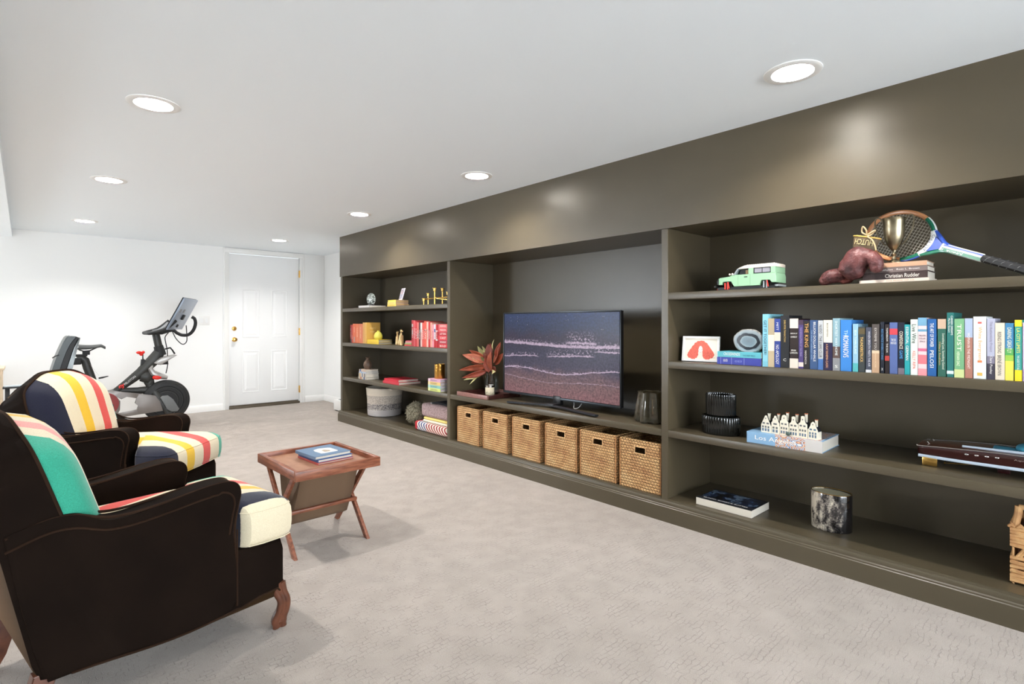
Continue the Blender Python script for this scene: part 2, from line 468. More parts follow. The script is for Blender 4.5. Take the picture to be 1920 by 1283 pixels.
# ------------------------------------------------------------ armchairs
def velvet(name, c0, c1):
    g = NG(name)
    n = g.noise(7, 4); n2 = g.noise(300, 2)
    g.color(g.ramp(n, [(0.35, c0), (0.7, c1)]))
    g.bump(n2, 0.15, 0.001)
    g.b.inputs['Sheen Weight'].default_value = 0.36; g.b.inputs['Sheen Roughness'].default_value = 0.15
    g.b.inputs['Sheen Tint'].default_value = (*lin((205, 160, 118)), 1)
    return g.set(Roughness=0.85, Specular_IOR_Level=0.05)
M_VEL = velvet('brown_velvet', (20, 13, 9), (25, 17, 12))
M_PIPE = velvet('brown_velvet_piping', (40, 27, 19), (48, 33, 24))
M_LEG = mat('walnut_stained_leg', (92, 52, 34), .35, var=.3, vs=25, coat=.2)
CR = (216, 202, 172); NAVY = (27, 28, 44); YEL = (222, 178, 44); RED = (206, 74, 66); TEAL = (52, 156, 128)
def stripes(name, stops, fan=0.0, zmid=0.0):
    """woven wool blanket stripes that run across the local y axis"""
    g = NG(name); o = g.sep()
    y = o[1]
    if fan: y = g.math('DIVIDE', o[1], g.math('ADD', 1.0, g.math('MULTIPLY', g.math('SUBTRACT', o[2], zmid), fan)))
    y = g.math('ADD', y, g.math('MULTIPLY', g.math('SUBTRACT', g.noise(160, 2), 0.5), 0.004))
    f = g.math('ADD', y, 0.5)
    c = g.ramp(f, [(max(0, p+0.5), q) for p, q in stops], 'CONSTANT')
    fz = g.noise(330, 3); c = g.mix(0.22, c, g.ramp(fz, [(0.3, (0.05, 0.05, 0.05)), (0.7, (1., 1., 1.))]), 'SOFT_LIGHT')
    g.color(c); g.bump(g.noise(260, 3), 0.35, 0.003)
    g.b.inputs['Sheen Weight'].default_value = 0.25
    return g.set(Roughness=0.92, Specular_IOR_Level=0.2)
SEAT_NEAR = stripes('blanket_stripes_seat', [(-.5, CR), (-.262, NAVY), (-.175, CR), (-.105, YEL), (-.035, CR), (.025, RED), (.105, CR), (.195, TEAL)])
SEAT_FAR = stripes('blanket_stripes_far_seat', [(-.5, NAVY), (-.215, CR), (-.135, YEL), (-.06, CR), (.035, RED), (.115, CR), (.225, TEAL)])
BACK_FAR = stripes('blanket_stripes_far_back', [(-.5, NAVY), (-.165, CR), (-.075, YEL), (-.005, CR), (.075, RED), (.14, CR), (.225, TEAL)], .35, .66)
BACK_NEAR = stripes('blanket_stripes_near_back', [(-.5, TEAL), (-.195, CR), (-.155, (224, 150, 140)), (-.115, CR), (-.06, YEL), (.01, CR), (.08, NAVY), (.17, CR)], .1, .66)
def armchair(loc, rz, label, seatm, backm, bw=1.0):
    t = thing('armchair', label, 'armchair', loc, rz, 'brown velvet armchairs with striped cushions')
    W = .30; t.scale = (1, .9, 1)
    # arms: shaped side panel, slightly rolled on top
    armp = spl2([(-.345, .157), (-.20, .150), (-.05, .138), (.08, .135), (.188, .147)], 4)
    armp += spl2([(.188, .147), (.182, .30), (.172, .42), (.188, .50), (.200, .545), (.188, .578), (.155, .594), (.08, .592), (-.055, .568), (-.14, .557), (-.20, .563), (-.265, .596), (-.33, .60), (-.43, .577)], 5)[1:]
    armp += [(-.405, .47), (-.385, .36), (-.362, .25)]
    for s in (-1, 1):
        y0, y1 = (s*W, s*(W-.095))
        part('arm', MB().prism(armp, 1, min(y0, y1), max(y0, y1), .016, 3), M_VEL, t)
    # welts along both arms
    top = [p for p in spl2([(-.42, .572), (-.33, .598), (-.265, .594), (-.20, .570), (-.14, .564), (-.055, .571), (.08, .590), (.155, .592), (.188, .576), (.198, .545), (.190, .50), (.179, .42), (.184, .30), (.186, .15)], 5)]
    for s in (-1, 1):
        b = MB()
        b.tube([(x, s*(W-.004), z-.0) for x, z in top], .0045, 6)
        b.tube([(x-(.035 if x > .1 else .0)*0.6, s*(W+.001), z-(.036 if x < .15 else .03)) for x, z in top if z > .43], .0035, 6)
        b.tube([(x, s*(W-.09), z) for x, z in top], .0045, 6)
        part('arm_piping', b, M_PIPE, t)
    # seat base with a curved lower edge
    def base(u, v):
        # u around outline, v height
        x0, x1 = -.33, .378
        per = [(x0, -W+.006), (.19, -W+.006), (.2, -W), (.335, -W), (.363, -W+.014), (x1, -W+.05), (x1+.008, 0), (x1, W-.05), (.363, W-.014), (.335, W), (.2, W), (.19, W-.006), (x0, W-.006)]
        return per
    per = []
    raw = base(0, 0)
    for i in range(len(raw)):
        a = raw[i]; c = raw[(i+1) % len(raw)]
        n = max(1, int(math.dist(a, c)/.05))
        for k in range(n): per.append((a[0]+(c[0]-a[0])*k/n, a[1]+(c[1]-a[1])*k/n))
    def zb(x, y):
        side = .142 + .012*cos((x+.33)/.7*2*pi*1.0)*1.0 - (.0 if x > .2 else .008)
        if x > .36: side = .150 - .016*cos(y/.3*pi)*-1 - .012
        return side
    b = MB(); n = len(per)
    zs = [0, .02, .2, .8, .93, 1.0]
    rings = []
    for k, f in enumerate(zs):
        ins = {4: .006, 5: .022}.get(k, 0)
        ring = []
        for x, y in per:
            z0 = zb(x, y); z1 = .335
            xx = x-(ins if x > 0 else 0); yy = y*(1-ins/.3)
            ring.append(b._v((xx, yy, z0+(z1-z0)*f)))
        rings.append(ring)
    for k in range(len(rings)-1):
        for i in range(n): b.bm.faces.new((rings[k][i], rings[k][(i+1) % n], rings[k+1][(i+1) % n], rings[k+1][i]))
    b.bm.faces.new(rings[-1]); b.bm.faces.new(rings[0][::-1])
    part('seat_base', b, M_VEL, t)
    b = MB()
    b.tube([(x, y*1.004, zb(x, y)+.002) for x, y in per if x > -.3], .004, 6, closed=False)
    b.tube([(.186, -W-.001, .15), (.186, -W-.001, .42)], .003, 6)
    part('base_piping', b, M_PIPE, t)
    # back: raked upholstered shell with an arched top
    def RKf(z): return -.205*(z-.155)-.11*max(0, z-.55)
    def arch(w, zt, zs_, zb_, k=5):
        return spl2([(-w*1.0, zb_), (-w*1.0, .45), (-w, .60), (-w, .70), (-w*.985, zs_-.03), (-w*.93, zs_+.015), (-w*.76, zs_+.052), (-w*.4, zt-.008), (0, zt), (w*.4, zt-.008), (w*.76, zs_+.052), (w*.93, zs_+.015), (w*.985, zs_-.03), (w, .70), (w, .60), (w, .45), (w, zb_)], k)
    b = MB(); ol = arch(W-.004, .885, .775, .17)
    b.prism(ol, 0, -.44+.085, -.44+.232, .02, 4)
    bmesh.ops.bisect_plane(b.bm, geom=list(b.bm.verts)+list(b.bm.edges)+list(b.bm.faces), plane_co=(0, 0, .55), plane_no=(0, 0, 1))
    bmesh.ops.bisect_plane(b.bm, geom=list(b.bm.verts)+list(b.bm.edges)+list(b.bm.faces), plane_co=(0, 0, .62), plane_no=(0, 0, 1))
    for v in b.bm.verts:
        if v.co.x < -.30 and v.co.z > .62:
            k = min(1, (v.co.z-.62)/.2)*min(1, (-.30-v.co.x)/.04); v.co.z -= .075*k; v.co.y *= 1-.06*k
        v.co.x += RKf(v.co.z)
    part('backrest', b, M_VEL, t)
    xf = -.44+.230
    olp = arch(W-.010, .882, .775, .50)
    b = MB(); b.tube([(xf+RKf(z)+.006, y, z) for y, z in olp], .006, 6)
    part('backrest_piping', b, M_PIPE, t)
    # back cushion: pillow ring mesh over the arch
    olc = arch(W-.014, .880, .773, .44, 4)
    cz = .66
    b = MB(); rings = []
    for q in range(0, 11):
        rr = 1-q/11.0
        hgt = .122*(1-rr**4.5)**.55
        ring = [b._v((xf-.002+RKf(cz+(z-cz)*rr)+hgt, y*rr, cz+(z-cz)*rr)) for y, z in olc]
        rings.append(ring)
    n = len(olc)
    for k in range(len(rings)-1):
        for i in range(n): b.bm.faces.new((rings[k][i], rings[k][(i+1) % n], rings[k+1][(i+1) % n], rings[k+1][i]))
    c0 = b._v((xf-.002+RKf(cz)+.122, 0, cz))
    for i in range(n): b.bm.faces.new((rings[-1][i], rings[-1][(i+1) % n], c0))
    part('back_cushion', b, backm, t, 'striped wool back cushion')
    # seat cushion: T shape, boxed and crowned
    pts = [(-.26, -.195), (.17, -.195), (.205, -.215), (.215, -.27), (.235, -.297), (.28, -.305), (.36, -.302), (.395, -.285), (.408, -.24), (.414, 0), (.408, .24), (.395, .285), (.36, .302), (.28, .305), (.235, .297), (.215, .27), (.205, .215), (.17, .195), (-.26, .195)]
    ring0 = []
    for i in range(len(pts)):
        a = pts[i]; c = pts[(i+1) % len(pts)]; m_ = max(1, int(math.dist(a, c)/.04))
        for k in range(m_): ring0.append((a[0]+(c[0]-a[0])*k/m_, a[1]+(c[1]-a[1])*k/m_))
    n = len(ring0); ctr = (.12, 0)
    def rz_(f, z):  # inset ring
        out = []
        for x, y in ring0:
            dx, dy = x-ctr[0], y-ctr[1]; L = math.hypot(dx, dy)
            out.append(b._v((x-dx/L*f, y-dy/L*f, z + (0.014 if x > .2 else 0)*0)))
        return out
    b = MB(); R = []
    for f, z in ((.05, .336), (.02, .337), (.006, .345), (-.001, .362), (-.004, .39), (-.004, .42), (-.001, .445), (.005, .458), (.010, .462), (.02, .472), (.045, .484), (.08, .494)):
        R.append(rz_(f, z))
    for s_ in (.75, .5, .25):
        ring = []
        for x, y in ring0:
            dx, dy = x-ctr[0], y-ctr[1]; L = math.hypot(dx, dy); k = (1-.08/L)*s_
            ring.append(b._v((ctr[0]+dx*k, ctr[1]+dy*k, .494+.042*(1-s_))))
        R.append(ring)
    for k in range(len(R)-1):
        for i in range(n): b.bm.faces.new((R[k][i], R[k][(i+1) % n], R[k+1][(i+1) % n], R[k+1][i]))
    b.bm.faces.new(R[0][::-1]); c0 = b._v((ctr[0], ctr[1], .534))
    for i in range(n): b.bm.faces.new((R[-1][i], R[-1][(i+1) % n], c0))
    sc = part('seat_cushion', b, seatm, t, 'striped wool seat cushion')
    b = MB()
    for f, z in ((.006, .4605), (.004, .342)):
        b.tube([(x-(x-ctr[0])/math.hypot(x-ctr[0], y)*f, y-(y)/math.hypot(x-ctr[0], y)*f, z) for x, y in ring0], .0022, 5, closed=True)
    part('cushion_seam', b, seatm, sc)
    # legs
    for s in (-1, 1):
        path = spline([(.345, s*.272, .165), (.352, s*.278, .13), (.362, s*.286, .10), (.360, s*.284, .065), (.349, s*.276, .03), (.350, s*.278, .0)], 4)
        rs = []
        for i in range(len(path)):
            f = i/(len(path)-1); rs.append(.023-.006*sin(pi*min(1, f*1.15))*1.0 if f < .87 else .018)
        b = MB(); b.tube(path, [r*1.15 for r in rs], 12, flat=(1, 1), up=(1, 0, 0))
        g2 = [Vector((p.x+.012, p.y+s*.012, p.z)) for p in path]
        b.tube(g2, [r*.72 for r in rs], 10)
        g3 = [Vector((p.x-.014, p.y+s*.010, p.z)) for p in path]
        b.tube(g3, [r*.70 for r in rs], 10)
        part('leg', b, M_LEG, t, 'carved wooden front leg')
        b = MB()
        b.prism([(-.30, .17), (-.36, .17), (-.385, .06), (-.425, 0), (-.365, 0), (-.34, .05)], 1, s*.262-.02, s*.262+.02, .004)
        part('leg', b, M_LEG, t, 'raked wooden rear leg')
    return t
armchair((.329, 2.303, 0), radians(10), 'nearest brown velvet armchair with teal striped back cushion, seen from its side', SEAT_NEAR, BACK_NEAR)
armchair((.432, 3.735, 0), radians(-42), 'farther brown velvet armchair with navy, yellow and red striped back cushion facing out', SEAT_FAR, BACK_FAR)

# ------------------------------------------------------------ side table with magazine sling
g = NG('acacia_wood')
vv = g.mapping((2, 14, 14)); n = g.noise(6, 5, vv)
g.color(g.ramp(n, [(0.3, (100, 54, 36)), (0.5, (134, 78, 54)), (0.72, (158, 98, 70))]))
M_ACAC = g.set(Roughness=0.38)
g = NG('acacia_wood_cross')
vv = g.mapping((14, 2, 14)); n = g.noise(6, 5, vv)
g.color(g.ramp(n, [(0.3, (96, 52, 34)), (0.5, (128, 74, 51)), (0.72, (152, 94, 68))]))
M_ACAC2 = g.set(Roughness=0.38)
g = NG('tan_leather_tray')
g.color(g.ramp(g.noise(30, 4), [(.35, (144, 102, 78)), (.7, (158, 116, 90))])); g.bump(g.noise(300, 2), .1, .001)
M_TRAY = g.set(Roughness=0.5)
g = NG('woven_canvas')
s1_ = g.n('ShaderNodeTexWave', wave_type='BANDS', bands_direction='X'); s1_.inputs['Scale'].default_value = 95; g.lk(g.tc.outputs['Object'], s1_.inputs['Vector'])
s2_ = g.n('ShaderNodeTexWave', wave_type='BANDS', bands_direction='Z'); s2_.inputs['Scale'].default_value = 95; g.lk(g.tc.outputs['Object'], s2_.inputs['Vector'])
wv = g.math('MULTIPLY', s1_.outputs['Fac'], s2_.outputs['Fac'])
g.color(g.mix(g.math('MULTIPLY', wv, .8), (100, 76, 56), (146, 120, 94))); g.bump(wv, .3, .001)
M_CANVAS = g.set(Roughness=0.9)
TX, TY = 1.176, 2.862
t = thing('side_table', 'small wooden side table with tray top, crossed legs and canvas magazine sling', 'side table', (TX, TY, 0), radians(1.5))
x0, x1, y0, y1 = -.225, .225, -.262, .262; zt = .440
for a in (y0, y1-.022): part('tray_rail', MB().box(x0, x1, a, a+.022, zt-.048, zt, .003), M_ACAC, t)
for a in (x0, x1-.022): part('tray_rail', MB().box(a, a+.022, y0+.0225, y1-.0225, zt-.048, zt, .003), M_ACAC2, t)
part('tray_panel', MB().box(x0+.021, x1-.021, y0+.021, y1-.021, zt-.038, zt-.024), M_TRAY, t)
for xx, nm in ((-.196, 0), (.190, 1)):
    for s, off in ((1, -.008), (-1, .009)):
        # slanted bar in the y-z plane
        ya, yb = s*.155, -s*.195
        d = Vector((0, yb-ya, -(zt-.045))).normalized(); nn = Vector((0, -d.z, d.y))*.016
        A = Vector((0, ya, zt-.045)); B = Vector((0, yb, 0))
        wy = .0185
        pts = [(ya-wy, zt-.045), (ya+wy, zt-.045), (yb+wy, 0), (yb-wy, 0)]
        part('leg', MB().prism(pts, 0, xx+off-.0085, xx+off+.0085, .002), M_ACAC2, t)
ym = -.02
for yy, zz in ((-.070, .185),):
    part('stretcher', MB().box(-.19, .185, yy-.012, yy+.012, zz-.009, zz+.009, .004), M_ACAC, t)
# canvas sling hung between the legs
def sling(u, v):
    yy = [(-.150, .39), (-.10, .27), (-.048, .17), (-.02, .115), (.01, .10), (.05, .11), (.11, .27), (.135, .39)]
    k = v*(len(yy)-1); i = min(int(k), len(yy)-2); f = k-i
    return (-.155+.31*u, yy[i][0]*(1-f)+yy[i+1][0]*f, yy[i][1]*(1-f)+yy[i+1][1]*f)
part('magazine_sling', MB().grid(sling, 4, 28), M_CANVAS, t, solid=.003)
for xx in (-.152, .152):
    b = MB(); b.prism([(-.150, .39), (-.10, .27), (-.048, .172), (-.02, .118), (.01, .104), (.05, .114), (.11, .27), (.135, .39)], 0, xx-.0012, xx+.0012)
    part('sling_end', b, M_CANVAS, t)

# ------------------------------------------------------------ books (canonical: spine at x=0 facing -x, thickness on y, height on z)
M_PAGE = None
g = NG('book_pages'); st = g.n('ShaderNodeTexWave', wave_type='BANDS', bands_direction='Y'); st.inputs['Scale'].default_value = 260; st.inputs['Distortion'].default_value = 1.5
g.lk(g.tc.outputs['Object'], st.inputs['Vector'])
g.color(g.mix(g.math('MULTIPLY', st.outputs['Fac'], .3), (216, 208, 194), (180, 170, 152))); M_PAGE = g.set(Roughness=.85)
g = NG('grey_pages'); st = g.n('ShaderNodeTexWave', wave_type='BANDS', bands_direction='Y'); st.inputs['Scale'].default_value = 200; st.inputs['Distortion'].default_value = 1.5
g.lk(g.tc.outputs['Object'], st.inputs['Vector'])
g.color(g.mix(g.math('MULTIPLY', st.outputs['Fac'], .4), (168, 162, 150), (120, 114, 104))); M_PAGE2 = g.set(Roughness=.85)
def bmat(rgb, rough=.45):
    return mat('cover_%d_%d_%d' % rgb, tuple(x*.93 for x in rgb), rough)
def book(label, t, h, d, rgb, loc, rot=(0, 0, 0), texts=(), bands=(), name='book', group=None, pages=None, hard=True, cat='book', side=None, txt_on_side=()):
    """texts: (string, colour, z_centre_frac, length_frac, height_frac_of_t, y_shift_frac, orient); bands: (z0f, z1f, rgb)"""
    o = thing(name, label, cat, loc, 0, group, rot)
    cv = .0022 if hard else .001
    b = MB()
    ov = .003 if hard else 0
    b.box(0, cv*1.4, -t/2, t/2, 0, h, .0007 if hard else 0, 1)
    b.box(cv, d, -t/2, -t/2+cv, 0, h).box(cv, d, t/2-cv, t/2, 0, h)
    part('cover', b, bmat(rgb), o)
    part('pages', MB().box(cv, d-ov*1.2, -t/2+cv, t/2-cv, ov, h-ov), pages or M_PAGE, o)
    for bd in bands:
        z0, z1, c = bd[:3]; wf = bd[3] if len(bd) > 3 else 1
        part('colour_band', MB().box(-.0003, .002, -t/2*wf-.0001*(wf == 1), t/2*wf+.0001*(wf == 1), h*z0, h*z1), bmat(c), o)
    for tx in texts:
        s, c, zc, lf, hf = tx[:5]; ys = tx[5] if len(tx) > 5 else 0; ori = tx[6] if len(tx) > 6 else 'down'
        m = mat('ink_%d_%d_%d' % c, c, .5)
        if ori == 'down': xd, yd = (0, 0, -1), (0, -1, 0); L, Hh = h*lf, t*hf
        elif ori == 'up': xd, yd = (0, 0, 1), (0, 1, 0); L, Hh = h*lf, t*hf
        else: xd, yd = (0, -1, 0), (0, 0, 1); L, Hh = t*lf, h*hf
        text_part('spine_lettering', s, m, o, (0, ys*t, h*zc), xd, yd, L, Hh, .0009)
    return o
LIE = (-pi/2, 0, 0)     # lying, spine to the front, lettering upright
def lie(label, y0, y1, z, t, d, rgb, x=2.80, rz=0, **k):
    """lying book spanning y0..y1 (y1>y0) with base height z, spine facing the room"""
    return book(label, t, y1-y0, d, rgb, (x, y0, z+t/2), (-pi/2, 0, rz), **k)

# three books on the side table: spine towards the right, stack turned
def tabbook(label, x, y, z, t, h, d, rgb, rz, pages=None, **k):
    return book(label, t, h, d, rgb, (x, y, z+t/2), (-pi/2, 0, rz), pages=pages, **k)
zt0 = zt-.0235
bks = []
SP = (0,)
b1 = tabbook('thin pink book with blue cover edge, lowest of the three on the side table', TX-.052, TY-.125, zt0, .011, .235, .20, (206, 92, 84), radians(4))
b2 = tabbook('dark blue book with white pages, middle of the three on the side table', TX-.050, TY-.120, zt0+.0112, .015, .23, .195, (52, 84, 140), radians(4))
b3 = tabbook('grey blue book with white picture panel on cover, topmost on the side table', TX-.062, TY-.112, zt0+.0264, .016, .225, .205, (96, 124, 152), radians(5))
m = bmat((226, 224, 218)); b = MB()
pl = arc(.105, .075, .028, 90, 270, 10)
b.prism([(.060, .05), (.075, .045), (.15, .045), (.158, .055), (.158, .14), (.15, .15), (.10, .165), (.066, .15), (.058, .12)], 1, -.0088, -.0078)
part('cover_picture', b, m, b3)
b = MB(); b.prism([(.09, .07), (.12, .065), (.128, .09), (.11, .12), (.092, .11)], 1, -.0095, -.0086); part('cover_picture', b, bmat((176, 160, 140)), b3)

# ------------------------------------------------------------ exercise bike (plane y = 7)
M_BK = mat('matt_black_frame', (52, 52, 49), .42)
M_BK2 = mat('black_rubber', (34, 34, 34), .55)
M_SIL = mat('brushed_aluminium', (138, 132, 128), .35, .6)
M_GREY = mat('grey_plastic', (112, 114, 114), .45)
M_REDP = mat('red_plastic', (226, 44, 34), .35)
M_CLRP = mat('silver_plastic', (172, 168, 164), .3, .3)
YP = 7.0
t = thing('exercise_bike', 'black exercise bike with tablet screen and large flywheel against the white wall', 'exercise bike', (1.0, YP, 0))
O = Vector((-1.0, 0, 0))
def P3(p, y=0): return (p[0]-1.0, y, p[1])
def pp(pts): return [(a-1.0, c) for a, c in pts]
def plate(pts, y, th, bev=.006): return MB().prism(pp(pts), 1, y-th/2, y+th/2, bev)
# flywheel
def wheel(c, prof, m, name, label=None):
    b = MB().at(Matrix.Translation((c[0]-1.0, 0, c[1])) @ Matrix.Rotation(pi/2, 4, 'X')); b.lathe(prof, n=48)
    return part(name, b, m, t, label)
fw = wheel((1.164, .298), [(1e-5, -.05), (.10, -.05), (.19, -.044), (.222, -.034), (.229, -.02), (.229, .02), (.222, .034), (.19, .044), (.165, .046), (.16, .040), (.12, .040), (.115, .048), (.06, .05), (1e-5, .05)], M_BK2, 'flywheel')
b = MB()
for i in range(3):
    r = (.205, .15, .105)[i]; b.torus((.164, -.046-(.002 if i else -.006), .298), r, .003, 1, 40, 6)
part('flywheel_ring', b, M_BK, fw)
# main beam
b = MB(); b.tube([P3((.70, .43)), P3((.80, .51)), P3((.93, .62)), P3((1.05, .755)), P3((1.10, .83))], [.030, .038, .052, .062, .055], 14, flat=(1, .62))
b.tube([P3((.93, .58)), P3((.985, .57)), P3((1.03, .60))], [.05, .075, .05], 14, flat=(1, .6))
part('main_beam', b, M_BK, t)
b = MB(); b.tube([P3((.95, .66)), P3((.99, .585)), P3((1.02, .48), -.0), P3((1.09, .33), -.062), P3((1.15, .22), -.07), P3((1.215, .085), -.07)], [.055, .060, .042, .034, .031, .028], 12, flat=(1, .5), up=(1, 0, 0))
part('front_fork', b, M_BK, t)
b = MB(); b.tube([P3((.99, .585)), P3((1.02, .48), .0), P3((1.09, .33), .062), P3((1.15, .22), .07), P3((1.215, .085), .07)], [.055, .042, .034, .031, .028], 12, flat=(1, .5), up=(1, 0, 0))
part('front_fork', b, M_BK, t)
part('frame_strut', MB().tube([P3((.76, .442)), P3((.90, .432)), P3((1.04, .43))], [.030, .034, .042], 12, flat=(1, .55)), M_BK, t)
# rear post and foot
b = MB(); b.tube([P3((.395, .80)), P3((.43, .80)), P3((.462, .775)), P3((.48, .70)), P3((.51, .60)), P3((.56, .42))], [.036, .037, .037, .037, .037, .034], 14, flat=(1, .6), up=(0, 0, 1))
part('seat_post', b, M_BK, t)
b = MB()
for k in range(9): b.box(-.501+.0085*k-.001, -.499+.0085*k+.001, -.0245, -.022, .73-.012*k*1.15, .733-.012*k*1.15)
part('height_marks', b, M_SIL, t)
b = MB(); b.tube([P3((.52, .38)), P3((.50, .22)), P3((.43, .06))], [.045, .04, .035], 12, flat=(1, .6), up=(1, 0, 0)); b.tube([P3((.56, .40)), P3((.70, .43))], .035, 12, flat=(1, .6)); b.tube([P3((.46, .14)), P3((.8, .09)), P3((1.22, .075))], .024, 10, flat=(1, .7))
part('rear_frame', b, M_BK, t)
for x in (.42, 1.22):
    part('stabiliser_foot', MB().box(x-1.04, x-.96, -.27, .27, .0, .055, .012), M_BK, t)
# crank cover rail (silver)
ring = [(.62, .47), (.665, .462), (.755, .436), (.905, .405), (1.053, .372), (1.10, .30), (1.123, .20), (1.0, .192), (.90, .185), (.737, .170), (.66, .16), (.60, .20), (.585, .32), (.60, .43)]
b = MB()
hole = [(.755, .341), (.906, .275), (.897, .246), (.751, .239)]
# rail assembled from upper, lower and end plates around the opening
b.prism(pp([(.60, .455), (.665, .462), (.755, .436), (.93, .402), (.925, .345), (.80, .385), (.755, .36), (.70, .40), (.62, .42)]), 1, -.085, -.06, .004)
b.prism(pp([(.66, .165), (.737, .170), (.93, .186), (.92, .245), (.80, .225), (.735, .213), (.68, .22)]), 1, -.085, -.06, .004)
b.prism(pp([(.905, .405), (1.053, .372), (1.10, .30), (1.123, .20), (1.0, .192), (.905, .184), (.885, .24), (.905, .275), (.87, .31), (.885, .36)]), 1, -.087, -.058, .004)
b.prism(pp([(.60, .44), (.70, .41), (.745, .34), (.742, .25), (.72, .20), (.66, .165), (.59, .22), (.575, .34)]), 1, -.083, -.062, .004)
part('belt_guard', b, M_SIL, t, 'silver belt guard')
part('pedal_pulley', MB().at(Matrix.Translation((-.385, -.072, .32)) @ Matrix.Rotation(pi/2, 4, 'X')).lathe([(1e-5, -.012), (.118, -.012), (.122, 0), (.118, .018), (1e-5, .018)], n=32), mat('dull_red_disc', (150, 52, 50), .4), t)
part('fork_cover', plate([(1.09, .345), (1.113, .366), (1.164, .368), (1.215, .321), (1.272, .21), (1.255, .185), (1.20, .185), (1.15, .22), (1.13, .29)], -.105, .02), M_GREY, t)
b = MB(); b.cyl((-.335, -.085, .31), (-.335, -.15, .31), .018); b.tube([(-.335, -.14, .31), (-.41, -.15, .17)], [.016, .013], 8); b.box(-.46, -.36, -.25, -.16, .155, .18, .006)
part('pedal_crank', b, M_BK2, t)
# stem, collar and handlebars
part('handlebar_stem', MB().tube([P3((1.10, .88)), P3((1.07, 1.035))], [.038, .036], 12, flat=(1, .65), up=(1, 0, 0)), M_BK, t)
part('stem_collar', MB().tube([P3((1.115, .80)), P3((1.105, .855)), P3((1.092, .905))], [.055, .05, .045], 12, flat=(1, .7), up=(1, 0, 0)), M_BK2, t)
b = MB()
for s in (-1, 1):
    b.tube(spline([P3((1.05, 1.05), s*.03), P3((.985, 1.046), s*.13), P3((1.01, 1.052), s*.2), P3((1.11, 1.085), s*.21), P3((1.165, 1.125), s*.2), P3((1.225, 1.182), s*.18)], 5), .019, 10)
b.tube([P3((.99, 1.045), -.14), P3((.985, 1.045), .14)], .018, 10)
b.box(.05, .13, -.05, .05, 1.03, 1.055, .01)
part('handlebar', b, M_BK2, t)
part('towel_tray', MB().grid(lambda u, v: (.06+.14*u-0.01, -.10+.2*v, 1.075+.09*u*u), 6, 4), mat('tray_grey', (118, 120, 124), .4), t, solid=.006)
b = MB(); b.tube(spline([P3((1.12, 1.045)), P3((1.225, 1.075)), P3((1.27, 1.045)), P3((1.32, 1.02)), P3((1.383, 1.025)), P3((1.43, 1.075)), P3((1.452, 1.15)), P3((1.442, 1.205)), P3((1.415, 1.225))], 6), .0175, 12)
part('screen_arm', b, M_BK2, t)
# tablet: tilted, facing the rider
A = Vector((.405, 0, 1.43)); B = Vector((.235, 0, 1.085))
dz = (A-B).normalized(); nx = Vector((dz.z, 0, -dz.x))
Mt = Matrix.Translation(((A.x+B.x)/2, 0, (A.z+B.z)/2)) @ Matrix.Rotation(radians(-24), 4, 'Z') @ Matrix(((nx.x, 0, dz.x, 0), (0, 1, 0, 0), (nx.z, 0, dz.z, 0), (0, 0, 0, 1)))
sc = part('tablet', MB().at(Mt).box(-.004, .016, -.29, .29, -.19, .19, .006), mat('tablet_back', (142, 152, 166), .35, .3), t, 'grey back of the tablet screen')
part('screen', MB().at(Mt).box(-.012, -.0041, -.292, .292, -.192, .192, .003), M_BK2, sc)
for a in (-.2, -.06): part('speaker_grille', MB().at(Mt).box(.0161, .018, a-.035, a+.035, .02, .062), M_GREY, sc)
part('mount', MB().at(Mt).box(.016, .035, -.03, .03, -.06, .0, .004), M_BK2, sc)
part('cable_plug', MB().at(Mt).box(.016, .032, -.05, -.02, -.155, -.12, .003), M_BK2, sc)
part('bottle_tray', MB().prism(pp([(1.045, .722), (1.11, .78), (1.254, .802), (1.10, .70)]), 1, -.11, .11, .006), M_CLRP, t)
part('tray_bracket', MB().prism(pp([(1.09, .70), (1.17, .78), (1.185, .70)]), 1, -.03, .03, .004), M_BK2, t)
part('adjust_lever', MB().tube([P3((1.155, .868)), P3((1.205, .882)), P3((1.225, .855)), P3((1.248, .812))], [.008, .009, .008, .009], 8), M_BK2, t)
b = MB(); b.sphere((-.083, 0, .838), .02, 14, 10, 1.3, 1, .8).sphere((-.062, 0, .822), .02, 12, 8, 1, 1, 1).sphere((-.045, 0, .84), .016, 12, 8)
part('resistance_knob', b, M_REDP, t); part('knob_stem', MB().cyl((-.05, 0, .83), (-.048, 0, .76), .006).prism(pp([(.93, .70), (.935, .765), (.965, .765), (.99, .73), (.97, .70)]), 1, -.02, .02, .004), M_BK2, t)
b = MB(); b.tube([P3((1.035, .70)), P3((1.015, .66)), P3((1.04, .61)), P3((1.10, .575)), P3((1.175, .552))], [.02, .028, .034, .036, .02], 10, flat=(1, 1.6))
part('brake_cover', b, M_CLRP, t); part('brake_badge', MB().sphere((.075, -.045, .565), .032, 12, 8, 1.4, .4, .8), M_REDP, t)
# saddle
def sad(u, v):
    x = .39+.235*u; wd = .075*(1-u)**1.3+.018; a = (v-.5)*pi
    top = .936 - .012*sin(pi*u) - (.03*max(0, u-.85)/.15*1.0)
    return (x-1.0, wd*sin(a)*1.0, top-.045*(1-cos(a))*(1-.55*u))
part('saddle', MB().grid(sad, 14, 12), mat('saddle_black', (70, 72, 72), .35), t, solid=.014)
b = MB(); b.tube([P3((.41, .885)), P3((.45, .868)), P3((.50, .872)), P3((.58, .915))], .006, 8); b.box(-.56, -.50, -.02, .02, .83, .87, .006); b.box(-.66, -.52, -.022, .022, .815, .838, .006); b.box(-.645, -.57, -.03, .03, .735, .80, .006)
part('seat_clamp', b, M_BK2, t)
b = MB(); b.tube([P3((.57, .588), -.03), P3((.60, .594), -.04), P3((.648, .606), -.05)], [.008, .009, .004], 8)
part('seat_lever', b, M_BK2, t)
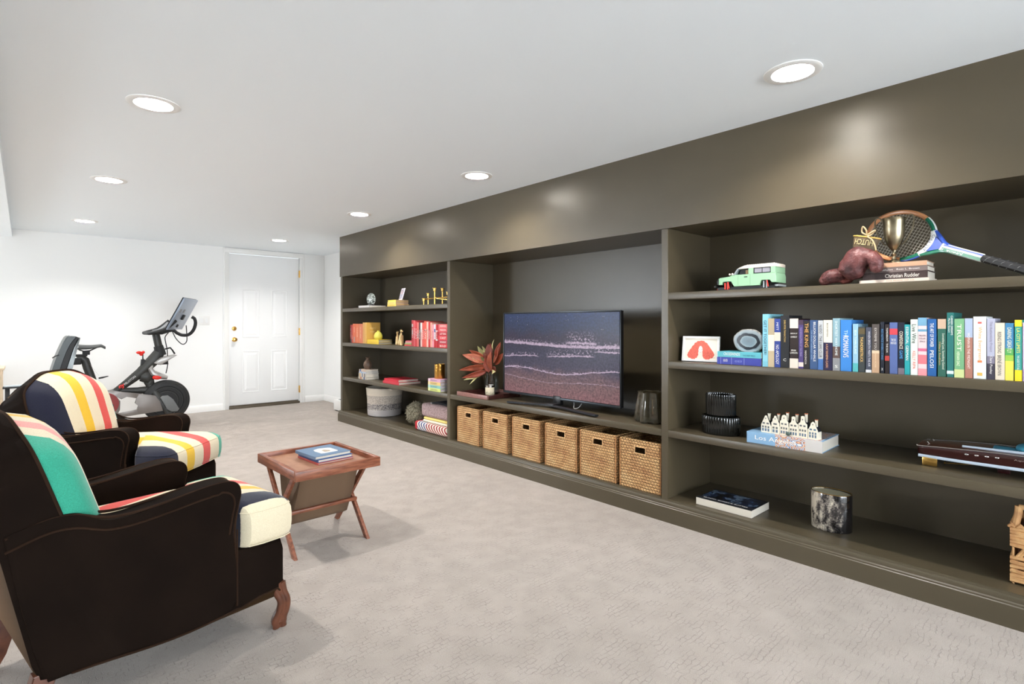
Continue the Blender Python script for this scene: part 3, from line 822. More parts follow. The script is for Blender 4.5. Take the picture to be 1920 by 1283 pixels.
b = MB(); b.tube(spline([P3((1.19, 1.05), .01), P3((1.158, 1.0), .01), P3((1.165, .93), .01), P3((1.178, .85), .01), P3((1.182, .70), .01), P3((1.166, .60), .01)], 6), .005, 6)
b.tube(spline([P3((1.225, 1.06), -.01), P3((1.26, .98), -.01), P3((1.32, .918), -.01), P3((1.362, .95), -.01), P3((1.362, 1.05), -.01), P3((1.355, 1.13), -.02)], 6), .005, 6)
part('power_cable', b, M_BK2, t)
# printed badge on the beam
dirv = Vector((.225-.09, 0, .583-.490)); dirv = Vector((.113, 0, .101))
text_part('badge_lettering', 'PELOTON', mat('ink_235_235_232', (235, 235, 232), .5), t, (-.168, -.044, .549), (.113, 0, .098), (-.098, 0, .113), .125, .022, .0)
b = MB(); d1 = Vector((.755, 0, .66)); 
for a0, a1, rr in ((-60, 230, .017),):
    b.tube([(-.242+rr*cos(radians(a)), -.044, .484+rr*sin(radians(a))) for a in range(a0, a1, 15)], .006, 6)
b.tube([(-.230, -.044, .500), (-.222, -.044, .515)], .005, 6).sphere((-.242, -.044, .484), .007)
part('badge_emblem', b, M_REDP, t)

# ------------------------------------------------------------ dark gym machine behind the far armchair
t = thing('gym_machine', 'dark curved upright panel of a gym machine rising behind the far armchair', 'exercise machine', (.25, 6.45, 0))
def cv(p): return [(a-.25, c) for a, c in p]
outer = spl2([(.10, .28), (.135, .50), (.170, .685), (.216, .861), (.277, 1.019), (.316, 1.033), (.352, 1.032)], 4)
inner = spl2([(.352, 1.032), (.300, .95), (.245, .78), (.215, .62), (.19, .28)], 4)
part('back_shell', MB().prism(cv(outer+inner[1:]), 1, -.20, .20, .012, 3), mat('charcoal_shell', (62, 68, 68), .35), t)
i2 = spl2([(.368, 1.024), (.33, .93), (.285, .76), (.26, .62), (.235, .28)], 4)
part('belt_channel', MB().prism(cv([(a+.002, c-.006) for a, c in inner]+[(a, c) for a, c in i2[::-1]]), 1, -.17, .17, .003), mat('black_belt', (26, 25, 25), .5), t)
i3 = [(.380, 1.020), (.350, .88), (.315, .70), (.30, .28), (.265, .28), (.27, .62), (.29, .76), (.335, .93), (.372, 1.018)]
part('front_panel', MB().prism(cv(i3), 1, -.19, .19, .003), mat('grey_panel', (118, 122, 122), .3, .3), t)
part('side_lever', MB().tube([(-.065, -.205, .845), (-.045, -.21, .862), (-.02, -.2, .87)], .005, 6), M_BK2, t)
part('base', MB().box(-.42, .16, -.2, .2, .02, .28, .02).box(-.42, -.36, -.26, .26, 0, .06, .01).box(.1, .16, -.26, .26, 0, .06, .01), mat('charcoal_shell', (62, 68, 68)), t)
part('arm_rest', MB().box(-.385, -.16, -.22, -.12, .598, .612, .004), M_BK2, t)
part('arm_rest_post', MB().box(-.37, -.34, -.19, -.15, .26, .60, .004), M_BK2, t)
part('arm_rest_pad', MB().box(-.375, -.17, -.215, -.125, .611, .622, .004), mat('pale_grey_pad', (176, 184, 188), .3), t)
# pale wood cabinet at the frame's left edge
M_PINE = mat('pale_pine', (226, 202, 172), .55, var=.08, vs=18)
t = thing('pine_cabinet', 'pale pine cabinet with a crossed end panel at the left edge of the photo', 'cabinet', (-.6, 6.8, 0))
part('cabinet_body', MB().box(-.45, .45, .002, .40, .04, .72, .004), M_PINE, t)
part('cabinet_top', MB().box(-.46, .466, -.012, .41, .72, .742, .004), M_PINE, t)
part('end_brace', MB().tube([(.40, -.004, .59), (.455, -.004, .71)], .006, 6).box(.44, .452, -.008, .0, .04, .72).box(.30, .312, -.008, .0, .04, .72), M_PINE, t)
b = MB()
for x in (-.43, .41):
    for y in (.02, .36): b.box(x, x+.03, y, y+.03, 0, .05)
part('foot', b, M_PINE, t)
# small white box beside the bookcase
t = thing('white_storage_box', 'small white box with a grey lid on the floor beside the end of the bookcase', 'box', (3.19, 6.62, 0))
part('box_body', MB().box(-.14, .14, -.30, .30, .012, .145, .006), M_TRIM, t)
part('lid_panel', MB().box(-.10, .12, -.26, .24, .1455, .15, .001), M_GREY, t)
part('catch', MB().cyl((-.141, .06, .085), (-.146, .06, .085), .008), M_GREY, t)
part('foot', MB().box(-.125, .125, -.28, .28, .0, .012), M_BK2, t)

# ============================================================ shelf contents
Z1, Z2, Z3, Z0 = 1.326, .928, .528, .13
E_ = .0006
WH = (236, 232, 224); BLK = (30, 30, 30); GOLD = (206, 170, 96)
# ---- bay 3, second shelf: row of standing books
G3 = 'novels and memoirs standing in a row on the right bay'
rows = [  # y_left, y_right, height, depth, cover, label, texts, bands
 (1.197,1.169,.267,.19,(140,206,222),'tall light blue book lettered GET IT TOGETHER at the left end of the row',[('GET IT TOGETHER!',(28,48,74),.55,.66,.5)],[(0,.10,(128,196,214))]),
 (1.169,1.138,.245,.16,(176,158,128),'plaid beige book with a cream paper label across its spine',[],[(0,.33,(196,176,142)),(.33,.66,(240,226,206)),(.66,1,(186,168,136))]),
 (1.138,1.108,.243,.16,(44,66,142),'blue book with a small portrait midway up its spine',[('NO APOLOGY',WH,.26,.40,.5),('MITT',WH,.84,.16,.35)],[(.54,.72,(232,214,196))]),
 (1.108,1.067,.259,.17,(30,31,34),'thick black book with small gold lettering, fourth from the left',[('DARK PETER TRANSACTIONS',GOLD,.70,.42,.22),('C',WH,.15,.35,.05,0,'across')],[]),
 (1.065,1.025,.243,.16,(40,26,22),'dark brown book with cream blocks at top and bottom of its spine',[('DEMON OF',WH,.70,.8,.028,0,'across'),('UNREST',WH,.63,.8,.032,0,'across'),('ERIK',WH,.36,.6,.03,0,'across'),('LARSON',WH,.31,.86,.034,0,'across')],[(0,.195,(234,216,200)),(.805,1,(234,218,204))]),
 (1.024,1.001,.236,.16,(78,64,118),'slim purple book beside the black one lettered THE KING',[('THE REVOLUTION OF THE MIND',(160,150,190),.55,.6,.4)],[(.04,.13,(228,214,204)),(.9,1,(70,50,70))]),
 (1.001,.973,.232,.15,(32,28,30),'black book with large gold letters THE KING',[('THE KING',(226,170,96),.70,.50,.6),('INNOCENCE IN',(230,220,210),.24,.28,.3,.15)],[]),
 (.973,.938,.235,.16,(56,84,126),'blue book lettered BILLION DOLLAR WHALE',[('BILLION DOLLAR WHALE',WH,.56,.80,.30,-.12),('TOM WRIGHT & BRADLEY HOPE',(150,180,214),.5,.6,.16,.26)],[]),
 (.937,.914,.233,.15,(196,198,200),'slim pale grey book lettered THE LIARS CLUB with a blue foot',[('NUDO   THE LIARS CLUB',BLK,.58,.66,.55)],[(0,.22,(70,110,170))]),
 (.913,.875,.235,.16,(36,30,66),'book with a cream upper spine and navy lower spine',[('BOHEMIA',(70,66,60),.80,.28,.16,.05),('A FLAT BOHEMIA CLASSIC',(230,170,120),.28,.48,.24,.1)],[(.55,1,(236,226,206))]),
 (.874,.843,.243,.19,(142,176,186),'pale grey green book lettered SHORTEST WAY HOME',[('SHORTEST WAY HOME',(224,232,230),.62,.66,.34),('S',WH,.08,.4,.05,0,'across')],[(0,.24,(140,140,142)),(.24,.46,(92,72,66))]),
 (.842,.796,.235,.18,(60,132,206),'thick bright blue book lettered ROMANOVS with white ornaments',[('THE',(190,214,240),.72,.16,.3),('ROMANOVS',WH,.48,.42,.5)],[]),
 (.792,.770,.217,.15,(150,192,214),'light blue book with a turquoise foot beside the bright blue one',[('BEAR TOWN ISLAND',(220,234,240),.62,.5,.45)],[(.0,.18,(86,176,178))]),
 (.769,.743,.203,.15,(56,62,62),'dark grey book with gold letters THUNDERSTRUCK',[('THUNDERSTRUCK',(240,196,112),.5,.56,.45)],[(.84,.97,(96,84,56))]),
 (.741,.718,.202,.15,(70,74,88),'slate book with a torn white edge design on its spine',[('WHEN BREATH MEETS THE AIR',(206,206,212),.52,.78,.36,-.12)],[(.0,.06,(220,220,220))]),
 (.717,.688,.216,.16,(84,76,72),'grey brown book lettered EXTREME YOU that turns tan towards its foot',[('EXTREME YOU',(214,206,196),.70,.44,.3),('SARAH ROBB',(220,196,160),.26,.3,.22)],[(0,.40,(192,156,124)),(.40,.46,(222,196,164))]),
 (.685,.670,.226,.19,(24,30,42),'slim black book with blue letters beside two other dark books',[('RED NOTICE WHERE I STAND',(90,146,196),.56,.6,.5),('X',WH,.08,.5,.05,0,'across')],[]),
 (.668,.651,.215,.15,(38,28,28),'slim dark brown book with a small red emblem near its foot',[('TOMORROW   THE SUN',WH,.68,.5,.4)],[(.26,.36,(178,60,54))]),
 (.651,.621,.223,.16,(88,106,158),'slate blue book with a red flower emblem',[('THE SIX',WH,.66,.6,.05,0,'across'),('BRIDGES',WH,.60,.7,.04,0,'across')],[(.76,.88,(206,70,80))]),
 (.620,.597,.223,.16,(26,32,48),'black book lettered CONFIDENCE GAME in white and blue',[('CONFIDENCE',(232,220,196),.66,.34,.55),('GAME',(70,150,210),.38,.16,.5)],[(0,.12,(120,110,120))]),
 (.597,.577,.214,.15,(38,156,160),'slim teal book lettered ESSENTIAL GERMAN',[('ESSENTIAL GERMAN',WH,.62,.66,.5)],[]),
 (.576,.550,.236,.16,(226,234,222),'cream book lettered Live Wire with red author name',[('Live Wire',(34,40,40),.74,.34,.6),('KELLY RIPA',(222,90,84),.27,.32,.4)],[]),
 (.550,.519,.243,.16,(232,206,206),'pink, white and blue striped book with two small round windows at the top',[('MILLION',(60,60,70),.69,.7,.03,0,'across'),('DOLLAR',(60,60,70),.64,.7,.03,0,'across'),('SPACE',(60,60,70),.59,.6,.03,0,'across')],[(.0,.12,(232,150,156)),(.2,.36,(226,124,132)),(.42,.47,(214,110,140)),(.76,.80,(110,160,186)),(.86,1,(120,168,196))]),
 (.518,.487,.237,.17,(40,96,160),'blue book lettered THE ART OF POWER in white',[('THE ART OF POWER',WH,.72,.42,.42),('PELOSI',WH,.30,.3,.42)],[]),
 (.484,.456,.237,.16,(48,98,84),'dark green book with a small blonde portrait at the top of its spine',[('Something Lost, Something Gained',(220,224,206),.44,.62,.36,-.16),('Hillary Rodham',(214,170,110),.40,.4,.26,.26)],[(.83,1,(206,176,150))]),
 (.454,.431,.263,.18,(42,116,110),'tallest teal green book standing above its neighbours',[('CAREER DREAMS',WH,.80,.3,.3,-.24),('Martha Stewart',WH,.80,.22,.3,.16)],[(.05,.10,(214,226,222))]),
 (.430,.398,.238,.17,(122,178,130),'light green book with large letters TRUST',[('TRUST',(236,240,214),.68,.46,.42),('HERNAN DIAZ',(232,236,208),.32,.24,.3,.1)],[(0,.14,(206,216,150))]),
 (.397,.372,.239,.16,(178,122,104),'rust and pale blue book right of the light green one',[('WOMAN IN THE MIDNIGHT',(232,222,216),.46,.6,.36)],[(.68,1,(176,190,214))]),
 (.371,.331,.246,.17,(228,232,230),'thick white book with faint orange lettering and a small orange sun',[('White Evergreens',(232,176,90),.56,.55,.36)],[(.05,.10,(226,186,96),.4),(.26,.295,(232,140,90),.35),(.885,.915,(206,100,90),.3)]),
 (.330,.306,.238,.16,(186,186,206),'lavender book that darkens to charcoal at its foot',[('The Authenticity Project',(130,124,140),.70,.5,.45),('Clare Pooley',WH,.24,.3,.4)],[(0,.26,(66,62,74)),(.26,.38,(130,124,142))]),
 (.306,.277,.221,.16,(232,218,196),'cream book with tall thin letters RISING STRONG',[('RISING STRONG  BRENÉ BROWN',(70,72,72),.46,.76,.5)],[]),
 (.277,.252,.220,.15,(70,136,180),'book fading from blue to green to yellow, lettered DARING GREATLY',[('DARING GREATLY',(240,238,200),.70,.44,.5)],[(0,.34,(242,222,90)),(.34,.44,(160,200,80)),(.44,.56,(90,170,90))]),
 (.250,.229,.232,.16,(60,164,150),'teal book with bright yellow blocks at top and bottom of its spine',[('LA CITY LIMITS',(244,222,80),.66,.40,.5),('THE GUIDE TO IT ALL',WH,.30,.24,.35)],[(0,.18,(250,218,40)),(.89,1,(250,214,50))]),
 (.228,.206,.222,.15,(206,196,214),'pale lilac book at the right edge of the photo',[],[(0,.2,(170,150,180))]),
]
for y1, y0, h, d, c, lab, tx, bd in rows:
    t_ = (y1-y0)-.0012
    book(lab, t_, h, d, c, (2.80, (y0+y1)/2, Z2+E_), texts=tx, bands=bd, group=G3)
# framed drawing
t = thing('picture_frame', 'small white framed drawing of a face with big curly red hair', 'picture frame', (2.862, 1.578, Z2+.004), radians(3))
t.rotation_euler = (0, radians(-6), radians(8)); t.rotation_euler = (0, radians(8), radians(6))
part('frame', MB().box(0, .014, -.107, .107, 0, .012).box(0, .014, -.107, .107, .132, .144).box(0, .014, -.107, -.095, .012, .132).box(0, .014, .095, .107, .012, .132), mat('frame_white', (236, 234, 230), .4), t)
part('mat_board', MB().box(.006, .010, -.0955, .0955, .0115, .1325), mat('paper', (238, 230, 214), .8), t)
hair = spl2([(.0, .112), (.018, .110), (.034, .100), (.050, .082), (.064, .064), (.074, .048), (.073, .034), (.056, .026), (.040, .022), (.026, .026), (.014, .038), (.012, .06), (.011, .074), (.0, .086), (-.011, .076), (-.012, .060), (-.014, .038), (-.026, .024), (-.042, .022), (-.060, .028), (-.074, .036), (-.078, .050), (-.066, .066), (-.052, .082), (-.036, .100), (-.018, .110)], 3)
hair = [(y*1.02+.0015*sin(i*2.4), .012+(z-.022)*1.18+.0018*cos(i*2.1)) for i, (y, z) in enumerate(hair)]
part('drawn_hair', MB().prism(hair, 0, .0052, .006), mat('hair_red', (226, 108, 92), .8, var=.15, vs=160), t)
part('drawn_face', MB().prism([(.0115*cos(radians(a)), .067+.022*sin(radians(a))) for a in range(0, 360, 20)], 0, .0046, .0056), mat('paper2', (240, 234, 222), .8), t)
b = MB(); b.box(.004, .0046, -.004, .004, .0515, .0528); part('drawn_mouth', b, mat('ink_160_50_40', (160, 50, 40), .8), t)
for s in (-1, 1): part('drawn_eye', MB().box(.004, .0046, s*.007-.003, s*.007+.003, .068, .0688), mat('ink_60_70_80', (60, 70, 80), .8), t)
part('drawn_signature', MB().tube([(.0052, -.064, .020), (.0052, -.072, .023), (.0052, -.078, .021), (.0052, -.086, .024)], .0006, 4), mat('ink_60_70_80', (60, 70, 80), .8), t)
part('easel_back', MB().prism([(.012, .02), (.012, .11), (.055, .008)], 1, -.02, .02), mat('black_card', (30, 30, 30)), t)
# lying pair and the agate slice
lie('dark violet blue book lying under the turquoise one on the right bay shelf', 1.203, 1.441, Z2+E_, .038, .17, (58, 66, 160), texts=[('JANE AUSTEN',WH,.80,.10,.5),('HOLY AND LOW',(150,160,220),.5,.16,.3)], bands=[(.905,.912,(170,176,220)),(.655,.662,(170,176,220)),(.37,.377,(170,176,220))])
lie('turquoise paperback lying on top of the violet blue book', 1.203, 1.438, Z2+.0395, .030, .165, (96,184,196), texts=[('CROSSWINDS',WH,.66,.38,.5,-.08),('THE DEEP FIELD',(40,90,100),.27,.28,.26,.1)], hard=False)
g = NG('agate'); o = g.sep()
yy = g.math('SUBTRACT', o[1], 0.0); zz = g.math('SUBTRACT', o[2], .055)
nn = g.math('MULTIPLY', g.math('SUBTRACT', g.noise(22, 3), .5), .030)
rr = g.math('ADD', g.math('SQRT', g.math('ADD', g.math('MULTIPLY', yy, g.math('MULTIPLY', yy, .72)), g.math('MULTIPLY', zz, g.math('MULTIPLY', zz, 1.5)))), nn)
band = g.math('ADD', g.math('MULTIPLY', g.math('SINE', g.math('MULTIPLY', rr, 900)), .5), .5)
c = g.ramp(g.math('MULTIPLY', rr, 12), [(0, (110,124,132)), (.3, (120,140,150)), (.40, (150,166,172)), (.44, (12,18,28)), (.62, (16,24,36)), (.66, (140,154,160)), (.93, (172,180,184)), (.985, (40,46,54)), (1.0, (214,204,190))])
g.color(g.mix(g.math('MULTIPLY', band, .18), c, (90,104,112)))
M_AG = g.set(Roughness=.4)
t = thing('agate_slice', 'grey and black banded agate slice propped on the turquoise book', 'agate slice', (2.83, 1.283, Z2+.0698), 0)
ol = [((.078+.0015*sin(5*radians(a)))*cos(radians(a)), .058+(.059+.001*sin(7*radians(a)))*sin(radians(a))) for a in range(0, 360, 8)]
part('stone_face', MB().prism(ol, 0, 0, .012, .002), M_AG, t)
part('rind', MB().tube([(.006, y*1.0, z) for y, z in ol], .0055, 6, closed=True), mat('agate_rind', (150, 146, 138), .5, var=.4, vs=90, bump=.6, bs=200, bd=.003), t)

# ---- bay 3 top shelf
# toy off-road vehicle, length along y (front towards +y)
t = thing('toy_truck', 'mint green toy off-road vehicle with white roof and no wheels on the top shelf', 'toy car', (2.875, 1.285, Z1), 0)
M_MINT = mat('mint_bricks', (150, 192, 154), .4); M_CRM = mat('cream_roof', (236, 224, 208), .4); M_BKP = mat('toy_black', (26, 28, 28), .4); M_TRED = mat('toy_red', (226, 66, 56), .4); M_TGRY = mat('toy_grey', (150, 156, 158), .4)
hw = .062
yF, yR = .165, -.150
# body side silhouette with wheel openings (y,z)
body = [(yR, .030), (yR, .062), (yR+.004, .078), (.070, .080), (.075, .072), (yF-.02, .068), (yF-.012, .064), (yF-.012, .030), (.135, .030), (.132, .048), (.083, .048), (.068, .018), (-.066, .018), (-.070, .030), (-.075, .046), (-.120, .046), (-.128, .030)]
part('body', MB().prism(body, 0, -hw, hw, .0015, 1), M_MINT, t)
part('bonnet_hump', MB().prism([(.06, .072), (.072, .084), (.088, .080), (.10, .071)], 0, -hw*.8, hw*.8, .001), M_MINT, t)
b = MB()
b.box(-hw, hw, -.036, -.010, .079, .112).box(-hw, hw, yR+.004, yR+.026, .079, .112); b.box(-hw+.001, -hw+.006, yR, -.01, .072, .080).box(-hw+.004, hw-.004, yR+.02, -.03, .078, .086)
part('cabin_panels', b, M_MINT, t)
part('roof', MB().prism([(yR+.003, .110), (yR+.003, .124), (yR+.01, .128), (.010, .126), (.045, .114), (.045, .109)], 0, -hw-.001, hw+.001, .002), M_CRM, t)
b = MB()
for k in range(14):
    y = yR+.014+k*.0105
    for x in (-.05, -.025, 0, .025, .05): b.cyl((x, y, .126), (x, y, .1295), .0035, n=8)
part('roof_studs', b, M_CRM, t)
for s in (-1, 1):
    part('side_window', MB().box(s*(hw-.004)-.003, s*(hw-.004)+.003, -.122, -.040, .083, .108), mat('toy_glass', (150, 148, 156), .15), t)
    part('window_frame', MB().box(s*hw-.0016, s*hw+.0016, -.124, -.121, .082, .109).box(s*hw-.0016, s*hw+.0016, -.041, -.038, .082, .109).box(s*hw-.0016, s*hw+.0016, -.124, -.038, .107, .110).box(s*hw-.0016, s*hw+.0016, -.124, -.038, .081, .084).box(s*hw-.0016, s*hw+.0016, -.082, -.080, .082, .109), M_BKP, t)
b = MB(); b.box(-.05, .05, -.008, .042, .079, .104)
part('interior', b, M_BKP, t); part('seat', MB().box(-.058, -.02, -.010, .008, .079, .102, .003), mat('toy_tan', (120, 98, 72)), t)
part('windscreen', MB().prism([(.044, .108), (.050, .108), (.068, .082), (.062, .080)], 0, -hw+.003, hw-.003), mat('toy_clear', (150, 160, 164), .1), t)
for s in (-1, 1):
    part('screen_pillar', MB().prism([(.040, .111), (.048, .111), (.070, .080), (.061, .080)], 0, s*hw-.003, s*hw+.003), M_TGRY, t)
    part('wing_mirror', MB().sphere((s*.064, .075, .084), .006, 8, 6).sphere((s*.055, .094, .084), .006, 8, 6), M_CRM, t)
b = MB(); b.box(-.05, .05, yF-.012, yF+.004, .030, .062, .003); b.torus((-.035, yF+.004, .046), .011, .003, 1, 16, 6).torus((.035, yF+.004, .046), .011, .003, 1, 16, 6)
part('grille', b, M_BKP, t)
part('bumper', MB().box(-.06, .06, yF+.004, yF+.016, .016, .028, .002), M_BKP, t)
for yc, nm in ((.108, 0), (-.098, 1)):
    part('axle_block', MB().box(-.045, .045, yc-.022, yc+.022, .004, .045), M_BKP, t)
    part('suspension', MB().box(-.058, -.05, yc-.006, yc+.0, .004, .044).cyl((-.055, yc+.012, .006), (-.055, yc+.012, .04), .004, n=8), M_TRED if nm == 0 else M_TGRY, t)
    part('shock_absorber', MB().cyl((-.059, yc-.012, .01), (-.059, yc-.006, .042), .003, n=8), M_TRED, t)
part('winch_hook', MB().sphere((-.02, yF+.012, .007), .007, 8, 6), M_TRED, t)
part('chassis', MB().box(-.05, .05, yR+.01, yF, .0, .017), M_BKP, t)
part('rear_step', MB().box(-.05, .05, yR-.006, yR+.012, .010, .020), M_TGRY, t)
part('door_handle', MB().box(-hw-.002, -hw, -.004, .012, .064, .068), M_BKP, t)
part('door_seam', MB().box(-hw-.0006, -hw+.001, -.020, -.0192, .022, .078).box(-hw-.0006, -hw+.001, .0445, .0453, .022, .078), mat('seam_dark', (110, 140, 112)), t)

# stack of four books
GS = 'books stacked under the trophy'
lie('white paperback at the bottom of the stack under the trophy', .512, .765, Z1+E_, .0135, .15, (226, 206, 190), x=2.80, hard=False, group=GS, texts=[('THE BOOK OF US', (190,140,110), .4, .4, .4)])
lie('dark brown book with white author name, second from the bottom under the trophy', .520, .757, Z1+.0150, .030, .155, (58, 44, 42), x=2.82, group=GS, texts=[('Christian Rudder', (226,220,210), .38, .52, .55)])
lie('grey brown book in the middle of the stack under the trophy', .521, .752, Z1+.0456, .022, .15, (112, 98, 94), x=2.823, group=GS, texts=[('Religion   Ross L. Brown', (220,212,206), .42, .6, .4)])
lie('tan cloth book on top of the stack under the trophy', .524, .748, Z1+.0682, .020, .145, (196, 152, 122), x=2.826, group=GS)
# trophy cup
M_PEW = None
g = NG('tarnished_silver'); g.color(g.ramp(g.noise(14, 5), [(.3, (110, 100, 80)), (.55, (160, 148, 122)), (.75, (186, 176, 150))])); M_PEW = g.set(Metallic=.95, Roughness=.33)
t = thing('trophy_cup', 'tarnished silver two handled trophy cup standing on the stacked books', 'trophy', (2.905, .658, Z1+.0888), 0)
part('cup', MB().lathe([(1e-5, .062), (.006, .060), (.014, .066), (.026, .085), (.036, .112), (.040, .145), (.042, .190), (.045, .202), (.047, .206), (.044, .206), (.041, .198), (.038, .145), (.030, .10), (1e-5, .07)], n=32, cap=False), M_PEW, t)
part('stem', MB().lathe([(1e-5, .004), (.026, .004), (.024, .012), (.009, .022), (.006, .034), (.011, .044), (.006, .052), (.008, .064), (1e-5, .066)], n=24), M_PEW, t)
part('foot', MB().lathe([(1e-5, 0), (.032, 0), (.032, .006), (.024, .010), (1e-5, .010)], n=28), M_PEW, t)
for s in (-1, 1):
    part('handle', MB().tube(spline([(0, s*.042, .192), (0, s*.055, .212), (0, s*.072, .206), (0, s*.070, .16), (0, s*.05, .11), (0, s*.030, .084)], 5), .003, 6), M_PEW, t)

# tennis racket leaning at the back of the shelf
M_RW = mat('racket_wood', (206, 142, 96), .35, coat=.3, var=.12, vs=30); M_RG = mat('racket_green', (34, 112, 86), .3, coat=.4); M_RWH = mat('racket_white', (226, 228, 224), .3, coat=.4); M_RBL = mat('racket_blue', (52, 84, 172), .3, coat=.4)
# local frame: head centre C, long axis direction towards the grip
C = Vector((2.985, .655, Z1+.225)); Gp = Vector((2.815, .215, Z1+.0215))
ax = (Gp-C).normalized(); up = Vector((0.30, 0, 1)); side = (up-ax*up.dot(ax)).normalized(); nrm = ax.cross(side)
t = thing('tennis_racket', 'wooden tennis racket with green and blue throat leaning behind the trophy', 'tennis racket', tuple(C), 0)
t.rotation_euler = Matrix(((ax.x, side.x, nrm.x), (ax.y, side.y, nrm.y), (ax.z, side.z, nrm.z))).to_euler()
L = (Gp-C).length
ra, rb = .145, .112
def el(a0, a1, k=0, n=40): return [((ra+k)*cos(radians(a0+(a1-a0)*i/n)), (rb+k)*sin(radians(a0+(a1-a0)*i/n)), 0) for i in range(n+1)]
part('hoop', MB().tube(el(62, 298), .0095, 8, flat=(1, 1.1), up=(0, 0, 1)), M_RW, t)
part('hoop_side', MB().tube(el(28, 62, 0, 12), .0097, 8, up=(0, 0, 1)), M_RG, t); part('hoop_side', MB().tube(el(298, 332, 0, 12), .0097, 8, up=(0, 0, 1)), M_RG, t)
part('edge_stripe', MB().tube(el(20, 62, .005, 14), .0072, 6, up=(0, 0, 1)), M_RWH, t); part('edge_stripe', MB().tube(el(298, 340, .005, 14), .0072, 6, up=(0, 0, 1)), M_RBL, t)
part('hoop_base', MB().tube(el(-30, 30, 0, 14), .012, 8, flat=(.8, 1.15), up=(0, 0, 1)), M_RWH, t, 'white throat bridge')
b = MB()
for k in range(-8, 9):
    y = k*.0128; m_ = ra*sqrt(max(0, 1-(y/rb)**2)); b.tube([(-m_, y, .0006*(k % 2)), (m_, y, .0006*(k % 2))], .0007, 4)
for k in range(-10, 11):
    x = k*.0132; m_ = rb*sqrt(max(0, 1-(x/ra)**2)); b.tube([(x, -m_, -.0004), (x, m_, -.0004)], .0007, 4)
part('strings', b, mat('gut_strings', (206, 200, 186), .5), t)
for s in (-1, 1):
    part('throat', MB().tube(spline([(ra*cos(radians(34)), s*rb*sin(radians(34)), 0), (.160, s*.040, 0), (.200, s*.016, 0), (.245, s*.0095, 0), (.31, s*.008, 0)], 5), .0085, 8, up=(0, 0, 1)), M_RG if s < 0 else M_RBL, t)
b = MB(); b.prism([(.137, .036), (.152, .034), (.19, .012), (.19, -.012), (.152, -.034), (.137, -.036)], 2, -.007, .007)
part('throat_wedge', b, M_RBL, t)
part('shaft', MB().box(.19, L-.155, -.0165, .0165, -.008, .008, .003), M_RWH, t, 'white shaft with coloured stripes')
part('shaft_stripe', MB().box(.20, L-.158, -.0150, -.002, .0079, .0088).box(.20, L-.158, -.0150, -.002, -.0088, -.0079), M_RG, t, 'green stripe')
part('shaft_stripe', MB().box(.20, L-.158, .006, .0125, .0079, .0088).box(.20, L-.158, .006, .0125, -.0088, -.0079), M_RBL, t, 'blue stripe')
part('grip', MB().tube([(L-.157, 0, 0), (L-.15, 0, 0), (L-.02, 0, 0), (L+.0, 0, 0)], [.015, .0165, .0175, .0195], 8), mat('grip_black', (30, 30, 31), .5, bump=.4, bs=150), t)
b = MB()
for k in range(5): b.tube([(L-.145+.028*k, -.0168, .0075), (L-.135+.028*k, 0, .0180), (L-.125+.028*k, .0168, .0075)], .0006, 4); b.tube([(L-.145+.028*k, -.0168, -.0075), (L-.135+.028*k, 0, -.0180), (L-.125+.028*k, .0168, -.0075)], .0006, 4)
part('grip_seam', b, mat('grip_line', (150, 150, 150)), t)
for sgn in (1, -1):
    if (Vector((-1, 0, 0)).dot(nrm*sgn)) > 0:
        nz = sgn
m_ = mat('ink_40_50_80', (40, 50, 80), .4)
text_part('throat_lettering', 'ALL PRO', m_, t, (.1445, 0, .0148*nz), (0, nz, 0), (-1, 0, 0) , .078, .013, .0)
text_part('shaft_lettering', 'JUNIOR  3', mat('ink_235_235_232', (235, 235, 232), .5), t, (.245, -.0085, .0095*nz), (-1, 0, 0), (0, -nz, 0), .085, .009, .0)

# pair of old boxing gloves
g = NG('worn_oxblood_leather'); n = g.noise(16, 5); n2 = g.noise(70, 3)
c = g.ramp(n, [(.30, (52, 26, 27)), (.5, (88, 46, 45)), (.66, (108, 60, 56))])
patch = g.n('ShaderNodeTexNoise'); patch.inputs['Scale'].default_value = 9; patch.inputs['Detail'].default_value = 6; g.lk(g.tc.outputs['Object'], patch.inputs['Vector'])
g.color(g.mix(g.smooth(patch.outputs['Fac'], .56, .60), c, (178, 104, 94)))
g.bump(g.math('ADD', n, g.math('MULTIPLY', n2, .4)), .9, .012)
M_OX = g.set(Roughness=.5)
def blob(parts_, sub=2):
    b = MB()
    return b
def metaball_mesh(name, balls, m, parent, res=.006):
    mb = bpy.data.metaballs.new('t'); mb.resolution = res; mb.render_resolution = res; mb.threshold = .12
    ob = bpy.data.objects.new('t', mb); COL.objects.link(ob)
    for (x, y, z, r, sx, sy, sz) in balls:
        e = mb.elements.new(type='ELLIPSOID'); e.co = (x, y, z); e.radius = r; e.size_x, e.size_y, e.size_z = sx, sy, sz; e.stiffness = 4
    bpy.context.view_layer.update()
    dg = bpy.context.evaluated_depsgraph_get()
    me = bpy.data.meshes.new_from_object(ob.evaluated_get(dg))
    bpy.data.objects.remove(ob); bpy.data.metaballs.remove(mb)
    me.name = name; me.materials.clear(); me.materials.append(m)
    for p in me.polygons: p.use_smooth = True
    o = bpy.data.objects.new(name, me); COL.objects.link(o); o.parent = parent
    return o
GB = 'old boxing gloves'
